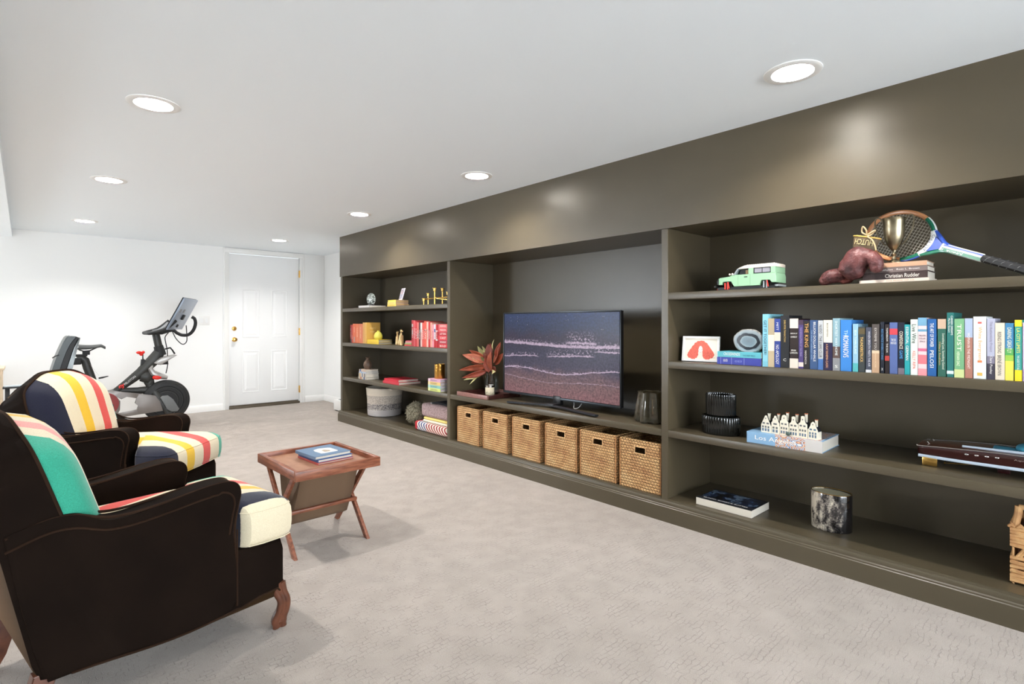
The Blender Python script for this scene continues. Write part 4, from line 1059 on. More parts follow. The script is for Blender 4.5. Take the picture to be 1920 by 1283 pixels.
def lump(name, spec, m, parent, subd=2):
    """organic body from a skinned chain: spec = list of (points, radii)"""
    b = MB()
    for pts, rs in spec:
        P = spline(pts, 5); n = len(P); R = []
        for i in range(n):
            f = i/(n-1)*(len(rs)-1); k = min(int(f), len(rs)-2); R.append(rs[k]+(rs[k+1]-rs[k])*(f-k))
        # round the ends
        A = P[0]-(P[1]-P[0]).normalized()*R[0]*.55; Z = P[-1]+(P[-1]-P[-2]).normalized()*R[-1]*.55
        P = [A, A.lerp(P[0], .5)]+P+[Z.lerp(P[-1], .5), Z]; R = [R[0]*.25, R[0]*.75]+R+[R[-1]*.75, R[-1]*.25]
        b.tube(P, R, 16)
    o = part(name, b, m, parent)
    md = o.modifiers.new('r', 'REMESH'); md.mode = 'VOXEL'; md.voxel_size = .0035; md.use_smooth_shade = True
    md = o.modifiers.new('s', 'SMOOTH'); md.iterations = 10; md.factor = .6
    return o
t = thing('boxing_glove', 'worn oxblood boxing glove standing on its knuckles with its tan cuff upward', 'boxing glove', (2.812, .765, Z1+.002), 0, GB)
lump('mitt', [([(-.0, .032, .044), (.0, .024, .085), (.0, .004, .122), (.0, -.013, .148)], [.045, .054, .054, .038]),
              ([(.02, .030, .044), (.03, .02, .085), (.025, .0, .125)], [.04, .048, .044]),
              ([(-.018, -.045, .118), (-.022, -.066, .090), (-.018, -.066, .055)], [.030, .030, .025]),
              ([(-.01, -.01, .125), (-.018, -.045, .120)], [.036, .030]),
              ([(-.01, .050, .10), (-.012, .052, .06)], [.030, .034])], M_OX, t)
b = MB(); cuff = []
cf = part('cuff', MB().lathe([(.040, .0), (.046, .012), (.050, .040), (.053, .058), (.050, .058), (.044, .02), (.036, .002)], (0, 0, 0), 28, .62, 1).at(Matrix.Identity(4)), mat('cuff_leather', (96, 80, 58), .6, var=.2, vs=30), t)
cf.location = (.004, -.012, .150); cf.rotation_euler = (radians(14), radians(0), 0)
b = MB(); b.tube([(.0531*.62*cos(a), .0531*sin(a), .058) for a in [2*pi*i/28 for i in range(28)]], .0035, 6, closed=True)
part('cuff_binding', b, mat('binding_ochre', (206, 164, 84), .6), cf)
b = text_part('cuff_lettering', 'HUTCH', mat('ink_196_180_130', (196, 180, 130), .6), cf, (-.0345, .0, .034), (0, 1, 0), (0, 0, -1), .072, .024, .0)
for v in b.data.vertices: v.co.x = -.62*sqrt(max(0, .0525**2-v.co.y**2))-.0012
b = MB()
b.tube(spline([(-.02, -.030, .205), (-.03, -.032, .232), (-.028, -.018, .252), (-.024, -.014, .228), (-.03, -.034, .214), (-.034, -.052, .222), (-.03, -.066, .23), (-.03, -.05, .212), (-.036, -.038, .205), (-.040, -.056, .188), (-.040, -.066, .165), (-.042, -.072, .14)], 5), .0032, 6)
part('lace', b, mat('lace_tan', (186, 158, 118), .8), t)
t = thing('boxing_glove', 'darker oxblood boxing glove lying on its side behind the standing glove', 'boxing glove', (2.845, .880, Z1+.002), 0, GB)
lump('mitt', [([(.0, .040, .030), (.0, .015, .042), (.02, -.025, .048)], [.028, .034, .034]), ([(.0, .055, .024), (.0, .035, .025)], [.022, .026]), ([(.03, -.02, .04), (.05, -.05, .045)], [.036, .034])], M_OX, t)

# ---- bay 3 third shelf
g = NG('black_ribbed_glass'); M_RIB = g.set(Roughness=.12, Specular_IOR_Level=.6); g.b.inputs['Base Color'].default_value = (*lin((9, 11, 9)), 1); g.b.inputs['Transmission Weight'].default_value = .0; M_RIB = g.m
t = thing('ribbed_vase', 'black ribbed glass vase in two oval tiers on the right bay', 'vase', (2.915, 1.478, Z3), 0)
part('lower_tier', MB().lathe([(.001, 0), (.098, 0), (.104, .006), (.106, .095), (.104, .100), (.094, .103), (.092, .100)], n=144, sx=.72, flute=.016, nf=48, cap=False), M_RIB, t)
part('upper_tier', MB().lathe([(.078, .09), (.083, .10), (.084, .215), (.083, .222), (.079, .224), (.077, .215), (.076, .02), (.001, .02)], n=132, sx=.72, flute=.016, nf=44, cap=False), M_RIB, t)
ob = lie('large art book about Los Angeles with light blue spine, lying under the model houses', .924, 1.282, Z3+E_, .056, .26, (140, 180, 214), x=2.818, rz=radians(1.5),
    bands=[(.0, .21, (214, 208, 202))], texts=[('Los Angeles', WH, .60, .56, .52)])
g = NG('beach_photo'); n = g.n('ShaderNodeTexVoronoi'); n.inputs['Scale'].default_value = 55; g.lk(g.mapping((1, 1, .4)), n.inputs['Vector'])
g.color(g.ramp(g.math('FRACT', g.math('MULTIPLY', n.outputs['Distance'], 3.3)), [(0, (232, 196, 160)), (.25, (190, 120, 90)), (.45, (110, 74, 66)), (.6, (220, 226, 230)), (.8, (70, 110, 160))], 'CONSTANT'))
m_ = g.set(Roughness=.4)
part('spine_photo', MB().box(-.0004, .003, -.0281, .0281, .358*.21, .358*.60), m_, ob)
part('cover_photo', MB().box(.003, .255, -.0287, -.0280, .01, .358*.62), m_, ob)
# canal houses
M_HW = mat('porcelain_cream', (232, 224, 204), .25, coat=.4); M_HR = mat('roof_navy', (24, 28, 38), .3); M_HB = mat('pane_blue', (86, 108, 128), .3); M_CH = mat('chimney_rust', (196, 112, 72), .5)
GH = 'miniature porcelain canal houses'
zh = Z3+.0575
hs = [  # y centre, width, height, gable, label
 (1.196, .050, .088, 'tri', 'miniature porcelain house with plain triangular gable at the left end of the row', 0),
 (1.149, .040, .092, 'step', 'second miniature porcelain house from the left with a small curved gable', 1),
 (1.106, .042, .103, 'round', 'third miniature porcelain house from the left with a tall rounded gable', 2),
 (1.061, .042, .100, 'neck', 'fourth miniature porcelain house from the left with a narrow neck gable', 1),
 (1.018, .042, .108, 'neck', 'tallest miniature porcelain house with three window rows, fifth from the left', 2),
 (.972, .044, .086, 'tri2', 'miniature porcelain house with big shop windows at the right end of the row', 2)]
for i, (yc, wd, hh, gb, lab, ch) in enumerate(hs):
    xx = 2.842+.004*i*0
    t = thing('porcelain_house', lab, 'figurine', (xx, yc, zh), radians(-8), GH)
    w2 = wd/2; eh = hh*.55
    if gb == 'tri': P_ = [(-w2, 0), (w2, 0), (w2, eh*.8), (.003, hh), (-.003, hh), (-w2, eh*.8)]
    elif gb == 'step': P_ = [(-w2, 0), (w2, 0), (w2, eh*1.1), (w2*.72, eh*1.25), (w2*.62, hh*.82), (w2*.3, hh*.9), (.004, hh), (-.004, hh), (-w2*.3, hh*.9), (-w2*.62, hh*.82), (-w2*.72, eh*1.25), (-w2, eh*1.1)]
    elif gb == 'round': P_ = [(-w2, 0), (w2, 0), (w2, eh*1.2), (w2*.7, eh*1.3), (w2*.6, hh*.85), (w2*.45, hh*.95), (0, hh), (-w2*.45, hh*.95), (-w2*.6, hh*.85), (-w2*.7, eh*1.3), (-w2, eh*1.2)]
    elif gb == 'neck': P_ = [(-w2, 0), (w2, 0), (w2, eh*1.15), (w2*.6, eh*1.25), (w2*.42, hh*.8), (w2*.40, hh*.97), (0, hh), (-w2*.40, hh*.97), (-w2*.42, hh*.8), (-w2*.6, eh*1.25), (-w2, eh*1.15)]
    else: P_ = [(-w2, 0), (w2, 0), (w2, eh*.95), (w2*.5, hh*.78), (w2*.4, hh*.9), (0, hh), (-w2*.4, hh*.9), (-w2*.5, hh*.78), (-w2, eh*.95)]
    part('facade', MB().prism(P_, 0, -.004, .0), M_HW, t)
    part('walls', MB().box(0, .036, -w2+.0005, w2-.0005, 0, eh*.8), M_HW, t)
    part('roof', MB().prism([(-w2+.0005, eh*.8), (w2-.0005, eh*.8), (0, hh*.93)], 0, .0, .036), M_HR, t)
    c_ = part('chimney', MB().box(.012, .022, -.012, -.002, hh*.7, hh*1.08, .001), M_HW, t)
    part('chimney_cap', MB().box(.011, .023, -.013, -.001, hh*1.07, hh*1.11), M_CH if ch else M_HW, c_)
    nc = 3 if wd > .041 else 2
    for rw, (zc, hz) in enumerate(((.12*hh/.09*.09/.12*.12, .016), (eh*.62, .012), (eh*1.02, .010))):
        n_ = nc if rw < 2 else (2 if gb in ('tri', 'tri2') else nc-1)
        zc = (.014, eh*.60, eh*.98)[rw]
        for k in range(n_):
            yk = (k-(n_-1)/2)*wd/(n_+.35)
            part('window', MB().box(-.0046, -.0039, yk-wd/(n_+.35)*.30, yk+wd/(n_+.35)*.30, zc-hz/2+.002, zc+hz/2), M_HB if (rw == 0 or gb == 'tri2') else mat('pane_grey', (96, 98, 98)), t)
    part('attic_window', MB().box(-.0046, -.0039, -.0022, .0022, hh*.80, hh*.87), mat('pane_grey', (96, 98, 98)), t)
t = thing('porcelain_tree', 'tiny dark green shrub standing before the middle porcelain houses', 'figurine', (2.828, 1.083, zh), 0)
part('foliage', MB().sphere((0, 0, .012), .009, 10, 8, 1, 1.3, 1.1), mat('shrub_green', (70, 86, 80), .5, bump=.5, bs=300), t)
# model boat
M_MAH = mat('mahogany_hull', (52, 18, 18), .12, coat=.8); M_BWH = mat('boat_white', (196, 208, 220), .2, coat=.5); M_TUR = mat('boat_turquoise', (70, 150, 176), .4); M_CHR = mat('chrome', (214, 214, 210), .12, 1.0)
t = thing('model_speedboat', 'model wooden speedboat with turquoise seats and brass rudder, stern towards the left', 'model boat', (3.0, .30, Z3), 0)
# stern at +y; hull runs to -y
def hull(zf, wf, y0=.272, y1=-.56, n=30, m=10, top=True):
    pass
def hp(u, v):
    # u 0..1 stern->bow ; v 0..1 port->starboard around the bottom
    y = .272-.86*u
    wd = .105*(1-max(0, (u-.45)/.55)**2.2)*(.86+.14*min(1, u*6)); wd = max(wd, .002)
    sheer = .082+.020*u*u+(.012*sin(pi*min(1, u*1.6)) if u < .6 else 0)
    keel = .032+.010*u*u+.030*max(0, u-.7)
    a = (v-.5)*2
    s_ = 1 if a > 0 else -1
    aa = abs(a)
    if aa < .35: x = aa/.35*.86; z = keel+(.012)*aa/.35
    else: f = (aa-.35)/.65; x = .86+.14*sin(f*pi/2*.9); z = keel+.012+(sheer-keel-.012)*f
    return (s_*x*wd, y, z)
part('hull', MB().grid(hp, 36, 22), M_MAH, t, solid=.002)
part('transom', MB().poly([hp(0, k/22) for k in range(23)]), M_MAH, t)
b = MB()
for s in (-1, 1):
    b.tube([Vector(hp(u/30, .5+s*.5*.36))+Vector((s*.001, 0, -.003)) for u in range(0, 31)], .0055, 6, flat=(1.3, .5))
part('waterline', b, M_BWH, t, 'pale blue waterline band')
def deck(u, v):
    a = hp(u, 0); c = hp(u, 1); y = a[1]
    cr = .012*(1-(2*v-1)**2)
    return (a[0]+(c[0]-a[0])*v, y, a[2]+cr-.002)
part('deck', MB().grid(lambda u, v: deck(u*.50, v), 14, 8), mat('deck_mahogany', (92, 46, 34), .15, coat=.6), t)
part('fore_deck', MB().grid(lambda u, v: deck(.66+u*.34, v), 10, 8), mat('deck_mahogany', (92, 46, 34), .15, coat=.6), t)
b = MB()
for s in (0, 1): b.tube([Vector(hp(u/30, s))+Vector((0, 0, .003)) for u in range(0, 31)], .0026, 6)
b.tube([Vector(hp(0, 0))+Vector((0, .002, .004)), Vector((0, .276, .090)), Vector(hp(0, 1))+Vector((0, .002, .004))], .003, 6)
part('rub_rail', b, M_CHR, t)
part('sun_pad', MB().grid(lambda u, v: (-.06+.12*v, .03-.17*u, .094+.010*sin(pi*v)), 6, 8), M_TUR, t, solid=.012)
part('sun_pad_stripe', MB().tube([(-.052, .125, .098), (-.066, .0, .103), (-.066, -.15, .106)], .006, 8), M_BWH, t)
part('seat_back', MB().sphere((-.01, -.075, .116), .035, 14, 10, 1.7, 1.1, .55), M_TUR, t)
part('headrest', MB().sphere((-.055, -.092, .112), .020, 12, 8, 1.0, 1.1, .8), M_BWH, t)
part('bench_seat', MB().box(-.075, .075, -.24, -.18, .075, .125, .012), M_TUR, t)
part('windscreen', MB().tube([(-.085, -.29, .10), (-.06, -.31, .135), (.06, -.31, .135), (.085, -.29, .10)], .003, 6), M_CHR, t)
part('rudder', MB().box(-.085, -.079, .205, .258, .0005, .036, .004), mat('polished_brass', (222, 178, 98)), t)
part('propeller_shaft', MB().tube([(-.015, .185, .010), (-.015, .06, .024)], .0018, 6).sphere((-.015, .19, .010), .006, 8, 6, 2.2, .4, 1), mat('polished_brass', (222, 178, 98)), t)
part('hull_cradle', MB().box(-.03, .03, -.30, -.24, .0, .044, .003), M_MAH, t)
part('hull_support', MB().box(-.008, .02, -.02, .02, .0, .036, .003), M_MAH, t)
for k in range(4): part('vent', MB().sphere((-.103, .105-.035*k*.9, .076+.001*k), .006, 8, 6, .5, 1.2, .7), M_CHR, t)
text_part('hull_lettering', 'Aquarama', M_CHR, t, (-.1075, -.075, .080), (0, -1, 0), (0, 0, 1), .07, .008, .0)
b = MB(); b.tube([(-.05, .235, .088), (-.05, .245, .098), (.05, .245, .098), (.05, .235, .088)], .002, 6)
part('stern_rail', b, M_CHR, t)

# ---- bay 3 floor
ob = book('black covered paperback with blue artwork lying open side out on the bottom shelf', .040, .312, .215, (26, 28, 34), (3.02, 1.262, Z0+.0206), (pi/2, 0, pi), hard=False, texts=())
ob.rotation_euler = (-pi/2, 0, pi); ob.location = (3.03, 1.572, Z0+.0206)
g = NG('cover_artwork'); c = g.noise(14, 6, g.mapping((1.2, 1, 1)))
g.color(g.ramp(c, [(.42, (14, 16, 22)), (.52, (36, 56, 90)), (.58, (110, 130, 150)), (.63, (28, 40, 66)), (.8, (70, 110, 160))])); m_ = g.set(Roughness=.25)
part('cover_artwork', MB().box(.02, .16, -.0212, -.0202, .01, .30), m_, ob)
text_part('cover_lettering', 'BLOOD, BONES & BUTTER', mat('ink_235_235_232', (235, 235, 232), .5), ob, (.185, -.0213, .155), (0, 0, 1), (-1, 0, 0), .25, .014, .0)
# oval candle
g = NG('engraved_forest'); n = g.noise(30, 6, g.mapping((1, 1, .6))); n3 = g.noise(120, 4)
tr = g.n('ShaderNodeTexWave', wave_type='BANDS', bands_direction='Y'); tr.inputs['Scale'].default_value = 9; tr.inputs['Distortion'].default_value = 7; tr.inputs['Detail'].default_value = 3; g.lk(g.tc.outputs['Object'], tr.inputs['Vector'])
oz = g.sep()
mix = g.math('ADD', g.math('MULTIPLY', n, .75), g.math('ADD', g.math('MULTIPLY', n3, .35), g.math('MULTIPLY', tr.outputs['Fac'], .05)))
mix = g.math('ADD', mix, g.math('MULTIPLY', oz[1], 1.9))
g.color(g.ramp(mix, [(.46, (24, 22, 22)), (.55, (60, 55, 54)), (.64, (150, 140, 128)), (.74, (218, 206, 184))]))
M_ENG = g.set(Roughness=.12, Coat_Weight=.6)
t = thing('oval_candle', 'oval ceramic candle jar with black and white forest engraving', 'candle', (2.978, .935, Z0), 0)
part('jar', MB().lathe([(1e-4, 0), (.088, 0), (.091, .004), (.091, .178), (.089, .182), (.085, .180), (.085, .172)], n=56, sx=.72, cap=False), M_ENG, t)
part('gold_rim', MB().tube([(.089*.72*cos(a), .089*sin(a), .182) for a in [2*pi*i/56 for i in range(56)]], .0018, 6, closed=True), mat('polished_brass', (222, 178, 98)), t)
part('wax', MB().lathe([(1e-4, .176), (.085, .176)], n=56, sx=.72, cap=False), mat('candle_wax', (206, 200, 170), .5), t)
# large wicker basket at the right edge
g = NG('wicker_straw'); g.color(g.ramp(g.noise(20, 5), [(.3, (170, 118, 74)), (.55, (210, 162, 108)), (.75, (230, 188, 134))])); g.bump(g.noise(90, 4), .4, .003); M_WK = g.set(Roughness=.65)
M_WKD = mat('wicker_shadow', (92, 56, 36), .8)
t = thing('wicker_basket', 'large open weave wicker basket at the right edge of the photo', 'basket', (3.01, .125, Z0), 0)
hx, hy, hb = .135, .140, .225
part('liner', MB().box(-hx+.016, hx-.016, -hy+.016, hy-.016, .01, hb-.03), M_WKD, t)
b = MB()
random.seed(3)
for k, z in enumerate([.012, .022]+[.032+.017*i for i in range(5)]+[.150+.0125*i for i in range(6)]):
    rr = .0082
    pts = []
    for (ax0, ay0, ax1, ay1) in ((-hx, -hy, hx, -hy), (hx, -hy, hx, hy), (hx, hy, -hx, hy), (-hx, hy, -hx, -hy)):
        for i in range(9):
            f = i/9; pts.append((ax0+(ax1-ax0)*f, ay0+(ay1-ay0)*f, z+.0018*sin(i*2.2+k*3.1)))
    b.tube(pts, rr, 6, closed=True)
part('woven_bands', b, M_WK, t)
b = MB()
for i in range(9):
    y = hy-.012-.03*i
    b.tube([(-hx, y, .10), (-hx-.002, y-.03, .15)], .0052, 6); b.tube([(-hx, y-.012, .108), (-hx-.002, y-.044, .152)], .0048, 6)
part('slanted_canes', b, M_WK, t)
for (cx_, cy_) in ((-hx, hy), (-hx, -hy), (hx, hy), (hx, -hy)):
    part('corner_post', MB().tube([(cx_*.97, cy_*.97, .0), (cx_*.97, cy_*.97, hb)], .004, 8), M_WK, t)
b = MB()
for i in range(44):
    f = i/44*4; sgm = int(f); g_ = f-sgm
    P0_, P1_ = [((-hx, -hy), (hx, -hy)), ((hx, -hy), (hx, hy)), ((hx, hy), (-hx, hy)), ((-hx, hy), (-hx, -hy))][sgm]
    x_, y_ = P0_[0]+(P1_[0]-P0_[0])*g_, P0_[1]+(P1_[1]-P0_[1])*g_
    dx_, dy_ = (P1_[0]-P0_[0])/9*.55, (P1_[1]-P0_[1])/9*.55
    b.tube([(x_-dx_*.6, y_-dy_*.6, hb-.006), (x_, y_, hb+.004), (x_+dx_*.6, y_+dy_*.6, hb-.004)], [.005, .0085, .005], 6)
part('braided_rim', b, M_WK, t)
b = MB()
b.tube(spline([(-hx+.01, hy-.01, hb), (-hx+.012, hy-.018, hb+.05), (-hx+.012, hy-.02, hb+.078)], 4), .012, 8); b.tube([(-hx+.012, hy-.02, hb+.075), (-hx+.012, -hy+.02, hb+.075)], .010, 8)
b.tube(spline([(-hx+.01, -hy+.01, hb), (-hx+.012, -hy+.018, hb+.05), (-hx+.012, -hy+.02, hb+.078)], 4), .012, 8)
part('handle', b, M_WK, t)

# ============================================================ bay 2
# television
g = NG('beach_picture'); o = g.sep('Generated')
u = o[1]; v = o[2]
U = g.math('SUBTRACT', 1.0, u)
comb = g.n('ShaderNodeCombineXYZ'); g.lk(g.math('MULTIPLY', U, 1.78), comb.inputs[0]); g.lk(v, comb.inputs[1]); UV = comb.outputs[0]
nz = g.noise(5, 5, UV); nf = g.noise(38, 6, UV, .75); nm = g.noise(14, 5, UV, .65)
base = g.ramp(g.math('ADD', v, g.math('MULTIPLY', g.math('SUBTRACT', nz, .5), .22)), [(0, (150, 106, 108)), (.16, (136, 104, 104)), (.27, (112, 90, 100)), (.36, (78, 72, 92)), (.52, (64, 62, 84)), (.70, (58, 46, 68)), (.82, (42, 52, 86)), (1, (36, 60, 108))])
base = g.mix(.7, base, g.ramp(nf, [(.36, (.10, .10, .12)), (.64, (.9, .88, .9))]), 'OVERLAY')
def line(a, b_, ph, amp, wid, spray, slope=0.0, u0=-1, u1=2, col=(222, 196, 220)):
    global base
    c = g.math('ADD', a, g.math('MULTIPLY', U, slope))
    c = g.math('ADD', c, g.math('MULTIPLY', g.math('SINE', g.math('ADD', g.math('MULTIPLY', U, b_), ph)), amp))
    c = g.math('ADD', c, g.math('MULTIPLY', g.math('SUBTRACT', nm, .5), .045))
    d = g.math('SUBTRACT', v, c)
    m1 = g.math('MULTIPLY', g.smooth(d, -.004, .002), g.math('SUBTRACT', 1.0, g.smooth(d, wid*.5, wid)))
    tex = g.smooth(nf, .38, .56)
    m1 = g.math('MULTIPLY', m1, g.math('ADD', .55, g.math('MULTIPLY', tex, .45)))
    m2 = g.math('MULTIPLY', g.math('MULTIPLY', g.smooth(d, 0, wid), g.math('SUBTRACT', 1.0, g.smooth(d, wid, wid+spray))), g.smooth(nf, .52, .60))
    m = g.math('ADD', m1, m2, clamp=True)
    if u0 > -1: m = g.math('MULTIPLY', m, g.smooth(U, u0-.03, u0+.03))
    if u1 < 2: m = g.math('MULTIPLY', m, g.math('SUBTRACT', 1.0, g.smooth(U, u1-.03, u1+.03)))
    base = g.mix(m, base, col)
line(.615, 6, 1.2, .010, .040, .035, -.02)
line(.64, 30, 0, .0, .030, .15, 0, .60, .82)
line(.44, 9, .4, .012, .016, .05, .10, -1, .33)
line(.47, 8, 2.0, .012, .018, .10, .02, .43, .80)
line(.49, 7, 2.2, .012, .018, .10, .06, .83, 2)
line(.285, 7.5, .6, .032, .014, .02, .03)
line(.20, 6, 2.4, .026, .006, .006, -.03, col=(206, 178, 196))
line(.30, 12, 1.0, .018, .006, .008, -.02, -1, .16)
st = g.n('ShaderNodeTexVoronoi'); st.inputs['Scale'].default_value = 26; st.inputs['Randomness'].default_value = 1; g.lk(UV, st.inputs['Vector'])
dots = g.math('SUBTRACT', 1.0, g.smooth(st.outputs['Distance'], .06, .12))
sel = g.smooth(g.noise(9, 3, UV), .52, .60)
dots = g.math('MULTIPLY', g.math('MULTIPLY', dots, sel), g.smooth(v, .66, .74))
base = g.mix(dots, base, (236, 226, 226))
g.lk(base, g.b.inputs['Emission Color']); g.b.inputs['Emission Strength'].default_value = 0.31
g.b.inputs['Base Color'].default_value = (.01, .01, .012, 1)
M_SCR = g.set(Roughness=.3, Specular_IOR_Level=.15)
M_BEZ = mat('tv_dark_metal', (58, 62, 66), .3, .7); M_TVB = mat('tv_black', (18, 18, 19), .35)
t = thing('television', 'flat television showing waves washing onto a beach, in the middle bay', 'television', (2.95, 2.782, .528), 0)
w2, z0, z1 = .592, .055, .707
part('housing', MB().box(.002, .030, -w2, w2, z0, z1, .003).box(.03, .055, -w2+.15, w2-.15, z0+.04, z1-.2, .01), M_TVB, t)
b = MB(); b.box(-.004, .008, -w2-.002, -w2+.006, z0, z1, .001).box(-.004, .008, w2-.006, w2+.002, z0, z1, .001).box(-.004, .008, -w2, w2, z1-.006, z1+.002, .001).box(-.004, .008, -w2, w2, z0-.004, z0+.012, .001)
part('bezel', b, M_BEZ, t)
part('screen', MB().box(-.001, .0025, -w2+.012, w2-.012, z0+.016, z1-.010), M_SCR, t)
text_part('badge_lettering', 'SAMSUNG', mat('ink_210_210_210', (210, 210, 210), .4), t, (-.0042, -.02, z0+.004), (0, -1, 0), (0, 0, 1), .042, .007, .0)
st_ = part('stand', MB().tube(spline([(-.150, .37, .010), (-.115, .20, .013), (-.078, .03, .016), (-.085, -.12, .016), (-.118, -.32, .013), (-.142, -.50, .010)], 6), [.020]*31, 10, flat=(.40, 1), up=(0, 0, 1)), M_BEZ, t)
part('stand_neck', MB().box(-.085, .02, -.055, .035, .012, .030, .004).box(-.005, .025, -.05, .03, .02, .08, .004), M_TVB, t)
part('power_cable', MB().tube(spline([(.03, -.14, .065), (.02, -.16, .035), (.0, -.175, .012), (-.01, -.20, .008), (.0, -.225, .02), (.03, -.23, .05), (.06, -.22, .07)], 5), .003, 6), mat('cable_grey', (150, 150, 150), .5), t)

# tray, vase with leaves, candle
M_ROSE = mat('tray_leather', (138, 96, 88), .35, var=.12, vs=40); M_TRIN = mat('tray_inside', (58, 30, 26), .25, coat=.5)
t = thing('serving_tray', 'low reddish brown serving tray at the left end of the television shelf', 'tray', (2.955, 3.582, .528), 0)
part('tray_base', MB().box(-.16, .19, -.185, .205, 0, .008), M_TRIN, t)
for a in ((-.172, -.160, -.197, .217), (.19, .202, -.197, .217)): part('tray_wall', MB().box(a[0], a[1], a[2], a[3], 0, .034, .0015), M_ROSE, t)
for a in ((-.160, .19, -.197, -.185), (-.160, .19, .205, .217)): part('tray_wall', MB().box(a[0], a[1], a[2], a[3], 0, .034, .0015), M_TRIN, t)
for a in ((-.173, -.198), (-.173, .216)): part('metal_corner', MB().box(a[0], a[0]+.004, a[1], a[1]+.003, 0, .0345), mat('chrome', (214, 214, 210), .12, 1.0), t)
M_GL = mat('clear_glass', (226, 232, 232), .03, trans=1.0, ior=1.45)
t = thing('glass_vase', 'clear straight sided glass vase holding the dried leaves on the tray', 'vase', (3.065, 3.668, .5385), 0)
part('glass', MB().lathe([(1e-4, 0), (.062, 0), (.063, .004), (.063, .176), (.060, .176), (.060, .010), (1e-4, .010)], n=40, flute=.01, nf=20), M_GL, t)
t = thing('jar_candle', 'cream candle in a printed glass jar in front of the clear vase', 'candle', (2.965, 3.572, .5385), 0)
part('jar', MB().lathe([(1e-4, 0), (.037, 0), (.040, .004), (.040, .066), (1e-4, .066)], n=32), mat('candle_cream', (236, 222, 192), .35), t)
part('lid_band', MB().lathe([(.0395, .066), (.041, .067), (.041, .082), (.038, .084), (.036, .078), (1e-4, .078)], n=32, cap=False), mat('chrome', (214, 214, 210), .12, 1.0), t)
b = MB()
for k in range(9):
    a = radians(150+k*17); b.tube([(.0404*cos(a), .0404*sin(a), .008), (.0406*cos(a+.12), .0406*sin(a+.12), .016+.007*(k % 3)), (.0404*cos(a+.05), .0404*sin(a+.05), .022+.008*(k % 2))], .0012, 4)
part('printed_leaves', b, mat('print_green', (96, 104, 78)), t)
M_LR = []
for i, c in enumerate(((134, 58, 38), (152, 72, 46), (108, 44, 30), (164, 86, 58))): M_LR.append(mat('rust_leaf_%d' % i, c, .5, var=.2, vs=18, sheen=.2))
M_LC = mat('cream_leaf', (204, 196, 138), .55, var=.15, vs=20); M_LO = mat('olive_leaf', (132, 126, 78), .55, var=.2, vs=25)
t = thing('dried_leaf_bunch', 'bunch of rust and cream dried leaves standing in the clear vase', 'dried leaves', (3.065, 3.668, .5505), 0)
def leaf(base, tip, wid, m, bend=.02, roll=0.0):
    B = Vector(base); T = Vector(tip); ax = (T-B); Lh = ax.length; ax.normalize()
    vw = Vector((-.95, -.25, .1)); sd = ax.cross(vw).normalized(); nn = sd.cross(ax).normalized()
    sd = (sd*cos(roll)+nn*sin(roll)); nn = sd.cross(ax).normalized()
    def f(u, v):
        w_ = wid*(sin(pi*min(1, u**.8))**.8)*(1-.25*u)
        s_ = (v-.5)*2
        p = B+ax*(Lh*u)+sd*(w_*s_)+nn*(bend*sin(pi*u)+abs(s_)*w_*.28)
        return tuple(p)
    part('leaf', MB().grid(f, 10, 6), m, t, solid=.0012)
R_ = M_LR
L_ = [((-.02, .03, .22), (-.20, .215, .185), .034, R_[1]), ((-.03, .05, .26), (-.20, .165, .325), .042, R_[3]), ((-.03, .04, .27), (-.15, .13, .365), .036, R_[1]), ((-.03, .03, .18), (-.20, .17, .12), .030, R_[0]),
      ((-.035, .0, .17), (-.06, .0, .33), .046, R_[0]), ((-.03, -.03, .19), (-.08, -.085, .36), .040, R_[1]), ((-.0, -.02, .25), (-.03, -.13, .40), .036, R_[3]), ((.0, .02, .27), (.0, .05, .42), .040, R_[2]),
      ((-.0, -.04, .24), (-.01, -.17, .345), .036, R_[1]), ((-.02, .02, .27), (-.06, .03, .35), .032, R_[2]), ((-.02, -.03, .17), (-.07, -.13, .23), .030, R_[0]), ((.01, .05, .20), (-.05, .16, .27), .034, R_[2]),
      ((-.02, .06, .24), (-.10, .17, .25), .03, R_[0]), ((.0, -.06, .30), (.0, -.12, .44), .028, R_[0]), ((-.01, -.0, .33), (-.02, .0, .43), .026, R_[2]),
      ((-.03, .07, .24), (-.14, .10, .30), .014, M_LC), ((-.05, .085, .19), (-.17, .10, .065), .018, M_LC), ((-.03, -.05, .17), (-.09, -.16, .19), .022, M_LC), ((-.04, .09, .14), (-.19, .16, .10), .016, M_LC),
      ((-.02, .055, .28), (-.08, .10, .40), .026, M_LO), ((-.01, .06, .31), (-.05, .075, .40), .022, M_LC), ((.0, -.02, .36), (.0, -.035, .46), .010, M_LC), ((-.02, .03, .23), (-.08, .06, .31), .02, M_LO)]
for k, (a, c, w_, m) in enumerate(L_): leaf(a, c, w_, m, .012 if k % 2 else -.012, (.5, -.35, .15)[k % 3])
b = MB()
for k in range(9):
    a = k*2.4; p = (.02*cos(a), .022*sin(a), .0)
    q = L_[k*2][0]; b.tube([p, (p[0]*.6, p[1]*.6+.004, .12), q], .0018, 5)
part('stems', b, mat('stem_brown', (96, 62, 44), .6), t)

# smoky lobed vase right of the television
t = thing('smoky_glass_vase', 'tapered smoky brown glass vase with deep lobes right of the television', 'vase', (2.935, 1.948, .528), 0)
g = NG('smoked_glass'); g.b.inputs['Base Color'].default_value = (*lin((150, 140, 118)), 1); M_SMK = g.set(Roughness=.04, Transmission_Weight=.85, Specular_IOR_Level=.6)
part('glass', MB().lathe([(1e-4, .001), (.080, .001), (.088, .012), (.086, .06), (.076, .13), (.068, .185), (.071, .190), (.064, .186), (.072, .13), (.082, .06), (.080, .014), (1e-4, .010)], n=96, flute=.17, nf=6, cap=False), M_SMK, t)

